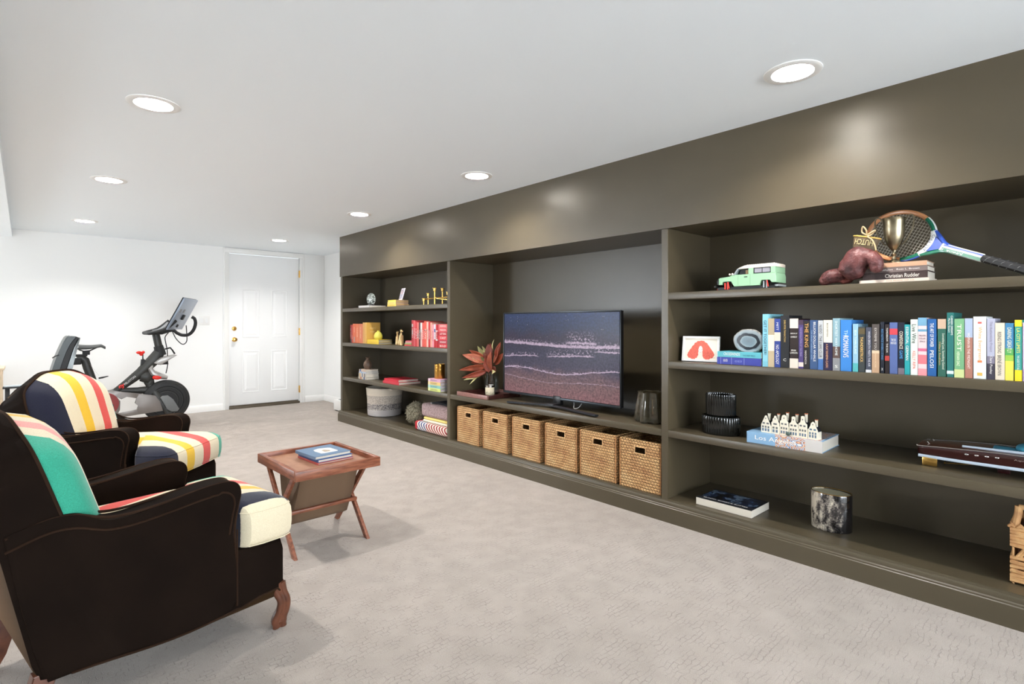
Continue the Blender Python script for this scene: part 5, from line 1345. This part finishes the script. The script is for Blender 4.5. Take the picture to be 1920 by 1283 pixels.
# six woven baskets
g = NG('water_hyacinth')
o = g.sep(); rowh = .0172
zr = g.math('DIVIDE', g.math('ADD', o[2], g.math('MULTIPLY', g.math('SUBTRACT', g.noise(12, 2), .5), .010)), rowh)
fr = g.math('FRACT', g.math('ADD', zr, 100.0)); row = g.math('FLOOR', zr)
hump = g.math('SINE', g.math('MULTIPLY', fr, pi))
yy = g.math('ADD', o[1], o[0])
ph = g.math('ADD', g.math('MULTIPLY', yy, 1/.021), g.math('ADD', g.math('MULTIPLY', row, .5), g.math('MULTIPLY', g.math('ABSOLUTE', g.math('SUBTRACT', fr, .5)), 1.1)))
fb = g.math('FRACT', g.math('ADD', ph, 200.0)); seg = g.math('SINE', g.math('MULTIPLY', fb, pi))
hh = g.math('MULTIPLY', g.math('POWER', hump, .5), g.math('POWER', seg, .45))
hue = g.noise(11, 5)
c = g.ramp(hue, [(.28, (190, 134, 84)), (.5, (222, 172, 114)), (.72, (236, 194, 138))])
gap = g.math('SUBTRACT', 1.0, g.smooth(hh, .22, .60))
g.color(g.mix(g.math('MULTIPLY', gap, .85), c, (112, 72, 42)))
g.bump(hh, 1.0, .012)
M_HY = g.set(Roughness=.7)
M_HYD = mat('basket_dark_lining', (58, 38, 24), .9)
cs = [(3.655, .300, 'leftmost woven basket under the television, below the serving tray'), (3.303, .292, 'second woven basket from the left under the television'), (2.945, .288, 'third woven basket from the left under the television'),
      (2.592, .290, 'fourth woven basket from the left under the television'), (2.263, .300, 'fifth woven basket from the left under the television'), (1.935, .296, 'rightmost woven basket under the television, beside the divider')]
cs = [(c_-.004, w_, l) for c_, w_, l in cs]
def make_basket(lab, y):
    t = thing('storage_basket', lab, 'basket', (2.79, y, .13), 0, 'woven baskets under the television')
    W_ = .148; Hh = .297; Dp = .33
    b = MB()
    hz0, hz1, hy_ = .222, .262, .040
    b.box(0, .012, -W_, W_, 0, hz0).box(0, .012, -W_, -hy_, hz0, hz1).box(0, .012, hy_, W_, hz0, hz1).box(0, .012, -W_, W_, hz1, Hh)
    bmesh.ops.remove_doubles(b.bm, verts=b.bm.verts, dist=1e-5)
    part('front_panel', b, M_HY, t)
    for s in (-1, 1): part('side_panel', MB().box(.0, Dp, s*W_-(.011 if s > 0 else 0), s*W_+(.011 if s < 0 else 0), .001, Hh), M_HY, t)
    part('rear_panel', MB().box(Dp-.012, Dp, -W_, W_, 0, Hh), M_HY, t)
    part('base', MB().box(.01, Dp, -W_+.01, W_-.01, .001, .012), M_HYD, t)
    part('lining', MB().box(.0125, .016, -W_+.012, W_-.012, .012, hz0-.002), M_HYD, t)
    b = MB(); b.tube([(.006, -W_+.005, Hh), (.006, W_-.005, Hh), (Dp-.006, W_-.005, Hh), (Dp-.006, -W_+.005, Hh)], .0085, 6, closed=True, up=(0, 0, 1))
    part('rim', b, M_HY, t)
    for s in (-1, 1): part('edge_cord', MB().tube([(-.001, s*(W_-.001), .002), (-.001, s*(W_-.001), Hh)], .003, 5), mat('basket_cord', (176, 124, 78), .7), t)
    b = MB(); b.tube([(.0, -hy_, hz0), (.0, hy_, hz0), (.0, hy_, hz1), (.0, -hy_, hz1)], .0028, 5, closed=True, up=(1, 0, 0))
    part('handle_hole_edge', b, mat('basket_cord_light', (226, 182, 132), .7), t)
    return t
b0 = make_basket(cs[0][2], cs[0][0])
for y, w_, lab in cs[1:]:
    c_ = b0.copy(); COL.objects.link(c_); c_.location = (2.79, y, .13); c_['label'] = lab
    for ch in list(b0.children):
        d_ = ch.copy(); COL.objects.link(d_); d_.parent = c_

# ============================================================ bay 1
# top shelf
lie('thin white and red book lying flat at the left of the far bay', 5.405, 5.660, Z1+E_, .022, .20, (228, 222, 220), x=2.785, bands=[(0, .0, (228,222,220))])
t = thing('paperweight', 'oval crystal paperweight standing on the thin white book', 'ornament', (2.885, 5.555, Z1+.0235), radians(20))
g = NG('etched_crystal'); n = g.n('ShaderNodeTexVoronoi'); n.inputs['Scale'].default_value = 70; g.lk(g.tc.outputs['Object'], n.inputs['Vector'])
g.color(g.ramp(n.outputs['Distance'], [(.2, (206, 212, 204)), (.5, (150, 156, 150)), (.75, (60, 66, 64))])); M_CRY = g.set(Roughness=.15, Coat_Weight=.6)
part('crystal', MB().sphere((0, 0, .072), .066, 24, 14, .35, .95, 1), M_CRY, t)
part('base', MB().box(-.022, .022, -.035, .035, 0, .014, .003), mat('dark_base', (54, 50, 52), .3), t)
part('edge_ring', MB().tube([(0, .062*cos(a), .072+.066*sin(a)) for a in [2*pi*i/30 for i in range(30)]], .003, 6, closed=True), mat('crystal_edge', (186, 190, 184), .1, .3), t)
GY = 'yellow books stacked on the top shelf of the far bay'
M_PP = mat('pink_pages', (206, 172, 148), .8)
lie('yellow book at the bottom of the yellow stack on the far bay top shelf', 4.862, 5.040, Z1+E_, .019, .155, (238, 204, 96), group=GY, pages=M_PP, texts=[('LAST TRAIN', (150,110,60), .5, .6, .4)])
lie('amber book in the middle of the yellow stack on the far bay top shelf', 4.866, 5.034, Z1+.0204, .026, .15, (240, 206, 120), group=GY, pages=M_PP, texts=[('GOLD COAST', (190,120,70), .5, .6, .4)])
lie('bright yellow book at the top of the yellow stack on the far bay top shelf', 4.866, 5.026, Z1+.0472, .018, .15, (246, 214, 90), group=GY, pages=M_PP)
t = thing('photo_frame', 'small frame with a portrait snapshot leaning on top of the yellow books', 'picture frame', (2.872, 4.905, Z1+.0665), 0)
t.rotation_euler = (0, radians(16), radians(-14))
part('frame', MB().box(0, .007, -.058, .058, 0, .125, .001), mat('frame_lilac_white', (222, 214, 222), .35), t)
g = NG('snapshot'); n = g.noise(26, 3); o = g.sep()
g.color(g.ramp(g.math('ADD', g.math('MULTIPLY', n, .8), g.math('MULTIPLY', o[2], 1.2)), [(.38, (128, 136, 158)), (.46, (170, 164, 176)), (.55, (86, 66, 78)), (.62, (150, 124, 130))])); m_ = g.set(Roughness=.3)
part('snapshot', MB().box(-.0008, .001, -.048, .048, .012, .114), m_, t)
part('portrait_face', MB().prism([(.017*cos(radians(a))+.004, .078+.021*sin(radians(a))) for a in range(0, 360, 20)], 0, -.0014, -.0007), mat('snapshot_skin', (196, 168, 164), .4), t)
part('easel_leg', MB().box(.007, .03, -.018, .018, .0, .012), mat('wood_block', (176, 148, 120), .5), t)
t = thing('candelabra', 'polished brass modernist candelabra with several cups on the far bay top shelf', 'candle holder', (2.86, 4.23, Z1), 0)
def cup(y, x, z0, z1, r=.0095, base=True):
    b = MB(); b.cyl((x, y, z0), (x, y, z1-.022), r*.62, n=14); b.lathe([(r*.6, z1-.030), (r*1.25, z1-.026), (r*1.25, z1-.004), (r*2.1, z1-.002), (r*2.1, z1), (r*1.0, z1), (r*.9, z1-.014), (1e-5, z1-.014)], (x, y, 0), 18)
    return b
part('candle_cup', cup(.165, -.03, .0, .062), M_BRASS, t); part('candle_cup', cup(.12, -.01, .0, .110), M_BRASS, t)
part('candle_cup', cup(-.02, -.03, .0, .152, .011), M_BRASS, t); part('candle_cup', cup(-.075, .02, .0, .150, .011), M_BRASS, t)
part('candle_cup', cup(-.215, -.02, .0, .108), M_BRASS, t); part('candle_cup', cup(-.245, .03, .0, .034), M_BRASS, t)
b = MB(); b.cyl((-.02, .165, .055), (-.02, -.225, .062), .0055, n=10); b.cyl((-.03, -.02, .058), (.03, -.245, .03), .005, n=10)
part('crossbar', b, M_BRASS, t); part('centre_ball', MB().sphere((-.024, -.035, .06), .010, 12, 8), M_BRASS, t)

# second shelf
GR = 'red to yellow books standing in the far bay'
for y1, y0, h, d, c, lab, tx, bd in [
 (5.900, 5.865, .207, .14, (150, 34, 34), 'dark red book at the far left end of the second shelf', [('RED QUEEN', WH, .55, .5, .3)], [(0, .2, (40, 24, 26))]),
 (5.863, 5.835, .206, .14, (198, 70, 58), 'red book next to the dark red one at the left end', [('NORTH', WH, .3, .2, .4)], []),
 (5.833, 5.755, .219, .15, (226, 110, 70), 'wide orange book with a pale edge and grey figure', [('ORANGE STORY', WH, .7, .3, .16)], [(.05, .32, (168, 160, 156), .3)]),
 (5.753, 5.690, .217, .15, (230, 122, 78), 'middle orange book with white letters down its spine', [('SUMMER', (244, 226, 200), .55, .5, .28)], []),
 (5.688, 5.590, .217, .15, (220, 124, 88), 'last orange book before the amber ones', [('THE LONG WEEKEND', (240, 214, 180), .55, .6, .2)], []),
 (5.588, 5.540, .233, .16, (222, 168, 98), 'amber book beside the orange ones', [('LEDGER', (190, 120, 60), .5, .5, .2)], []),
 (5.538, 5.495, .233, .165, (226, 176, 88), 'golden book whose cover faces the room, behind the yellow vase', [], [])]:
    last = book(lab, (y1-y0)-.001, h, d, c, (2.80, (y0+y1)/2, Z2+E_), texts=tx, bands=bd, group=GR)
text_part('cover_lettering', 'PARTY', mat('ink_240_214_160', (240, 214, 160), .5), last, (.075, -.0212, .17), (1, 0, 0), (0, 0, 1), .07, .014, .0)
text_part('cover_lettering', 'A YEAR', mat('ink_240_214_160', (240, 214, 160), .5), last, (.075, -.0212, .13), (1, 0, 0), (0, 0, 1), .06, .012, .0)
M_GP = M_PAGE2
GB_ = 'yellow books lying under the yellow vase'
lie('lower thick yellow book lying under the yellow vase', 5.225, 5.485, Z2+E_, .0235, .165, (240, 200, 50), group=GB_, pages=M_GP)
lie('upper thick yellow book lying directly under the yellow vase', 5.228, 5.483, Z2+.0246, .0225, .165, (246, 208, 58), group=GB_, pages=M_GP)
t = thing('yellow_bud_vase', 'small matt yellow green bud vase on the lying yellow books', 'vase', (2.868, 5.36, Z2+.0478), 0)
part('vase_body', MB().lathe([(1e-4, 0), (.030, 0), (.043, .012), (.047, .028), (.044, .05), (.034, .07), (.020, .083), (.013, .088), (.012, .096), (.0145, .099), (.010, .099), (.009, .09), (1e-4, .088)], n=32), mat('vase_chartreuse', (204, 196, 84), .45), t)
M_CAT = mat('gilt_figure', (196, 166, 120), .28, .9)
for (x, y, s, hh_, lab) in ((2.835, 4.885, 1, .145, 'left gilt cat figurine sitting upright on the second shelf'), (2.80, 4.765, -1, .168, 'right taller gilt cat figurine with raised head')):
    t = thing('cat_figurine', lab, 'figurine', (x, y, Z2+.0045), radians(90 if s > 0 else -80), 'gilt cat figurines')
    k = hh_/.15
    b = MB(); b.tube(spline([(-.006, 0, .0), (-.010, 0, .03*k), (-.004, 0, .07*k), (.004, 0, .10*k), (.006, 0, .115*k)], 4), [.020, .021, .022, .022, .021, .019, .018, .017, .0165, .016, .0155, .014, .013, .012, .010, .009, .008], 12)
    b.tube([(.012, -.008, .09*k), (.020, -.008, .04*k), (.022, -.008, .0)], [.008, .006, .006], 8); b.tube([(.012, .008, .09*k), (.020, .008, .04*k), (.022, .008, .0)], [.008, .006, .006], 8)
    part('body', b, M_CAT, t)
    b = MB(); b.sphere((.008, 0, .125*k), .014, 12, 8, 1.15, 1, .9); b.sphere((.024, 0, .122*k), .006, 8, 6)
    b.lathe([(.006, 0), (1e-5, .014)], (.002, .008, .133*k), 8); b.lathe([(.006, 0), (1e-5, .014)], (.002, -.008, .133*k), 8)
    part('head', b, M_CAT, t)
    part('tail', MB().tube(spline([(-.02, 0, .006), (-.036, .006, .01), (-.045, .01, .03), (-.042, .008, .05)], 4), .0035, 6), M_CAT, t)
    part('base', MB().box(-.03, .032, -.016, .016, 0, .004, .001), M_CAT, t)
GP = 'small pink edged books stacked beside the red row'
for k, (c, th, lab) in enumerate((((206, 66, 70), .014, 'bottom red book of the small stack left of the red row'), ((150, 160, 92), .013, 'green edged book second from the bottom of the small stack'), ((196, 158, 150), .013, 'pinkish book third from the bottom of the small stack'), ((208, 96, 104), .012, 'pink red book on top of the small stack left of the red row'))):
    lie(lab, 4.575, 4.70-.004*k, Z2+.0006+.0138*k if k == 0 else Z2+.0006+[0, .0143, .0276, .0409][k], th, .10, c, group=GP, x=2.80+.002*k)
rows = [ # y1,y0,h,col,label,text,bands
 (4.565, 4.532, .253, (176, 52, 56), 'tall dark red book with grey picture panels at the start of the red row', 'RIVERS', [(.45, .62, (150, 140, 140), .6), (.74, .86, (196, 180, 176), .7)]),
 (4.531, 4.500, .250, (206, 84, 88), 'tall rose book beside the first dark red one', 'ROSES AND RUM', []),
 (4.499, 4.470, .238, (196, 50, 56), 'crimson book third in the red row', 'HEAT', []),
 (4.469, 4.437, .232, (222, 112, 104), 'salmon book with grey foot in the red row', 'SALT', [(.35, .55, (160, 150, 150), .6)]),
 (4.436, 4.408, .230, (70, 30, 32), 'dark maroon book with white letters in the red row', 'DARK MATTER', []),
 (4.407, 4.378, .229, (234, 190, 182), 'pale pink book with white upper half in the red row', 'PALE FIRE', [(.6, 1, (236, 226, 220))]),
 (4.377, 4.345, .231, (222, 88, 78), 'orange red book with cream lettering in the red row', 'MARS', []),
 (4.344, 4.303, .243, (226, 92, 74), 'wide vermilion book with a round emblem in the red row', 'FLAME', [(.62, .66, (150, 40, 40))]),
 (4.302, 4.272, .238, (240, 196, 180), 'peach book with red dots in the red row', 'PEACHES', []),
 (4.271, 4.240, .236, (204, 44, 52), 'bright crimson book right of the peach one', 'CRIMSON', []),
 (4.239, 4.212, .230, (236, 170, 150), 'light coral book with tiny letters in the red row', 'CORAL SEA', []),
 (4.211, 4.180, .212, (234, 156, 166), 'pink book with plain spine in the red row', 'BLUSH', []),
 (4.179, 4.150, .214, (226, 220, 226), 'white book with blue and red panels in the red row', 'BLUE NOTE', [(0, .35, (196, 44, 52)), (.66, .8, (70, 90, 150), .7)]),
 (4.149, 4.118, .212, (196, 40, 48), 'red book with white bars just before the lying red stack', 'ROUGE', [(.3, .36, (230, 220, 220)), (.7, .74, (230, 220, 220))])]
for k, (y1, y0, h, c, lab, tx, bd) in enumerate(rows):
    book(lab, y1-y0-.001, h, .15+.01*(k % 4), c, (2.80, (y0+y1)/2, Z2+E_), texts=[(tx, WH if sum(c) < 480 else (150, 40, 50), .5, .35+.04*(k % 3), .42)], bands=bd, group='red and pink books standing in the far bay')
zz_ = Z2+.0006
for k, (th, c, tx) in enumerate(((.036, (206, 40, 48), 'BOLD'), (.034, (186, 50, 70), 'RUNAWAY'), (.040, (222, 60, 70), 'SCARLET'), (.032, (196, 46, 56), 'LETTERS'), (.036, (224, 84, 92), 'PASSION'), (.034, (232, 110, 112), 'ROSEWOOD'))):
    nm_ = ('lowest', 'second', 'third', 'fourth', 'fifth', 'topmost')[k]
    lie('lying red book at the right end of the red row, %s of its stack' % nm_, 3.940, 4.112-.003*(k % 2), zz_, th, .14, c, texts=[(tx, WH, .55, .55, .5)], group='red books lying at the right end of the far bay'); zz_ += th+.0006

# third shelf
z_ = Z3+.0006
for k, (th, c, bd, lab) in enumerate((((.026), (206, 196, 180), [(.2, .35, (90, 110, 150)), (.6, .75, (190, 120, 90))], 'patterned cream book at the bottom of the stack under the brown vase'), ((.040), (214, 204, 188), [(.15, .25, (60, 60, 80)), (.45, .55, (70, 100, 150)), (.75, .85, (220, 170, 80))], 'thick cream book with lettered blocks, second in the stack under the brown vase'), ((.018), (196, 206, 222), [(.5, .7, (150, 180, 210))], 'pale blue book third in the stack under the brown vase'), ((.024), (214, 190, 170), [(.7, .85, (60, 110, 170))], 'tan book on top of the stack under the brown vase'))):
    lie(lab, 5.50+.006*k, 5.695-.006*k, z_, th, .155, c, bands=bd, group='pale books stacked under the brown vase'); z_ += th+.0006
t = thing('brown_bud_vase', 'small dark brown ceramic vase with a ruffled flared neck', 'vase', (2.862, 5.595, z_), 0)
part('vase_body', MB().lathe([(1e-4, 0), (.028, 0), (.040, .02), (.046, .045), (.043, .07), (.030, .09), (.018, .105), (.015, .115), (.020, .128), (.030, .136), (.022, .134), (.012, .118), (1e-4, .11)], n=48, flute=.03, nf=8), mat('vase_umber', (98, 78, 64), .5, var=.25, vs=20), t)
lie('lower red covered book of the flat pair on the third shelf', 4.80, 5.125, Z3+E_, .026, .26, (206, 52, 66), group='red covered books lying flat', x=2.795)
lie('upper crimson covered book of the flat pair on the third shelf', 4.815, 5.105, Z3+.0272, .024, .235, (202, 38, 56), group='red covered books lying flat', x=2.80)
z_ = Z3+.0006
for k, (th, c, tx, lab) in enumerate((((.029), (220, 228, 130), 'DEVON', 'yellow green pastel book at the bottom of the stack under the gold jar'), ((.027), (150, 206, 196), 'ISLAND', 'aqua pastel book second in the stack under the gold jar'), ((.029), (238, 204, 128), 'HONEY', 'apricot pastel book third in the stack under the gold jar'), ((.026), (222, 170, 196), 'PEONY', 'pink pastel book on top of the stack under the gold jar'))):
    lie(lab, 4.055, 4.255, z_, th, .15, c, texts=[(tx, (96, 96, 90), .5, .5, .45)], bands=[(.86, .92, WH)], group='pastel books stacked under the gold jar', pages=mat('lilac_pages', (196, 188, 196), .8), x=2.785); z_ += th+.0006
g = NG('hammered_gold'); n = g.n('ShaderNodeTexVoronoi'); n.inputs['Scale'].default_value = 60; g.lk(g.tc.outputs['Object'], n.inputs['Vector']); g.bump(n.outputs['Distance'], .6, .003); g.b.inputs['Base Color'].default_value = (*lin((196, 148, 74)), 1); M_HG = g.set(Metallic=1.0, Roughness=.28)
t = thing('gold_jar', 'hammered gold cylindrical candle jar on the pastel books', 'candle', (2.862, 4.175, z_), 0)
part('jar', MB().lathe([(1e-4, 0), (.048, 0), (.050, .004), (.050, .130), (.047, .132), (.046, .118), (1e-4, .115)], n=36), M_HG, t)

# bottom: rope basket, textiles
g = NG('coiled_rope'); o = g.sep()
coil = g.math('ABSOLUTE', g.math('SINE', g.math('MULTIPLY', o[2], pi/.0085)))
sp = g.noise(110, 3); fac = g.math('MULTIPLY', o[2], 3.2)
c = g.ramp(fac, [(0, (186, 180, 178)), (.235, (112, 106, 108)), (.44, (176, 164, 152)), (.73, (226, 214, 196))], 'CONSTANT')
spk = g.math('MULTIPLY', g.smooth(sp, .48, .56), g.math('MULTIPLY', g.smooth(fac, .22, .24), g.math('SUBTRACT', 1.0, g.smooth(fac, .72, .74))))
g.color(g.mix(g.math('MULTIPLY', spk, .6), c, (232, 222, 208)))
g.bump(coil, .8, .004); M_ROPE = g.set(Roughness=.9)
t = thing('rope_basket', 'round coiled rope basket in cream, grey and charcoal bands on the bottom shelf', 'basket', (3.0, 5.46, Z0), 0)
part('coiled_wall', MB().lathe([(1e-4, 0), (.172, 0), (.184, .01), (.188, .08), (.190, .18), (.196, .25), (.201, .305), (.196, .309), (.190, .30), (.184, .25), (.178, .02), (1e-4, .01)], n=56), M_ROPE, t)
for s in (1, -1):
    part('rope_handle', MB().tube(spline([(-.04, s*.192, .285), (-.035, s*.215, .297), (0, s*.222, .30), (.035, s*.215, .297), (.04, s*.192, .285)], 4), .008, 8), M_ROPE, t)
g = NG('shaggy_green'); n = g.n('ShaderNodeTexVoronoi'); n.inputs['Scale'].default_value = 62; g.lk(g.tc.outputs['Object'], n.inputs['Vector'])
g.color(g.mix(g.math('MULTIPLY', g.smooth(n.outputs['Distance'], .3, .75), .6), (146, 138, 116), (74, 70, 56))); M_SH = g.set(Roughness=.95)
t = thing('round_pillow', 'shaggy grey green round pillow on the bottom shelf of the far bay', 'pillow', (2.955, 4.69, Z0), 0)
random.seed(5)
b = MB(); b.sphere((0, 0, .118), .118, 28, 18, .95, 1.15, .97)
for k in range(520):
    a = random.uniform(0, 2*pi); ph_ = math.acos(random.uniform(-.85, .95)); d = Vector((sin(ph_)*cos(a)*.95, sin(ph_)*sin(a)*1.15, cos(ph_)*.97))
    p = Vector((0, 0, .118))+d*.114; q = p+d*.014+Vector((random.uniform(-.01, .01), random.uniform(-.01, .01), random.uniform(-.012, .004)))
    if q.z > .003: b.tube([p, q], [.0055, .0035], 4)
part('shaggy_cover', b, M_SH, t, autos=False)
g = NG('knitted_mauve'); n = g.n('ShaderNodeTexVoronoi'); n.inputs['Scale'].default_value = 75; g.lk(g.mapping((1, 1, 1.6)), n.inputs['Vector'])
g.color(g.mix(g.math('MULTIPLY', g.smooth(n.outputs['Distance'], .3, .7), .5), (186, 160, 158), (120, 98, 100))); g.bump(n.outputs['Distance'], .8, .008); M_MV = g.set(Roughness=.95)
def folded(name, label, cat, x0, x1, y0, y1, z0, th, m, layers=1, group=None, bulge=.012):
    t = thing(name, label, cat, ((x0+x1)/2, (y0+y1)/2, z0), 0, group)
    hx_, hy_ = (x1-x0)/2, (y1-y0)/2
    for k in range(layers):
        lt = th/layers
        b = MB(); b.box(-hx_+.004*k, hx_, -hy_, hy_-.006*k, lt*k+.001, lt*(k+1), min(.45*lt, .02), 4)
        part('folded_layer', b, m[k % len(m)] if isinstance(m, list) else m, t)
    return t
folded('folded_quilt', 'folded red, white and blue patterned quilt at the bottom of the textile pile', 'blanket', 2.79, 3.16, 3.965, 4.50, Z0, .085, None or mat('tmp_quilt', (200, 60, 60)), 1)
qt = [o_ for o_ in bpy.data.objects if o_.name == 'folded_quilt'][0]
g = NG('quilt_pattern'); o = g.sep()
y_ = g.math('MULTIPLY', g.math('ADD', o[1], g.math('MULTIPLY', o[2], -.9)), 1/.085); z__ = g.math('MULTIPLY', g.math('ADD', o[2], 0.0), 1/.085)
fy = g.math('FRACT', g.math('ADD', y_, 20.0)); arcd = g.math('FRACT', g.math('ADD', g.math('MULTIPLY', y_, 2.0), g.math('ADD', g.math('MULTIPLY', g.math('POWER', g.math('SUBTRACT', g.math('FRACT', g.math('ADD', z__, 10.0)), .5), 2.0), 3.2), 20.0)))
str_ = g.math('GREATER_THAN', arcd, .5)
colr = g.mix(g.math('GREATER_THAN', o[1], .06), (150, 40, 48), (62, 76, 128))
c = g.mix(str_, colr, (228, 216, 200)); c = g.mix(g.math('GREATER_THAN', o[1], .215), c, (176, 38, 46))
g.color(c); g.bump(g.noise(200, 3), .4, .003); m_ = g.set(Roughness=.9)
for ch in qt.children: ch.data.materials.clear(); ch.data.materials.append(m_)
folded('folded_throw', 'folded cream and pale yellow throw blanket above the patterned quilt', 'blanket', 2.82, 3.14, 3.965, 4.40, Z0+.0862, .050, [mat('throw_cream', (222, 212, 192), .9, bump=.5, bs=200), mat('throw_yellow', (232, 206, 122), .9, bump=.5, bs=200)], 2)
tt = thing('square_pillow', 'mauve looped square pillow resting on the folded blankets', 'pillow', (2.99, 4.20, Z0+.1370), 0)
part('pillow_cover', MB().box(-.17, .15, -.235, .235, 0, .125, .03, 4), M_MV, tt)
tt = thing('knit_scarf', 'black and white knitted scarf lying on the mauve pillow', 'scarf', (2.95, 4.16, Z0+.2625), 0)
random.seed(9); b = MB()
for k in range(9): b.tube(spline([(-.09+.02*k, .13, .008), (-.08+.02*k, .04, .016), (-.085+.02*k, -.06, .012), (-.09+.02*k, -.16, .010)], 4), .0095, 6)
part('knitted_band', b, mat('scarf_black', (34, 34, 38), .9, bump=.6, bs=180, bd=.004), tt)
part('knitted_edge', MB().box(-.10, .08, .13, .155, .0, .010, .003), mat('scarf_grey', (170, 168, 166), .9), tt)
for o_ in list(COL.objects):
    if o_.parent is None and o_.get('label') and o_ is not bk:
        for z in (Z0, Z1, Z2, Z3, .528):
            if abs(o_.location.z-z) < 1e-5: o_.location.z += .001; break
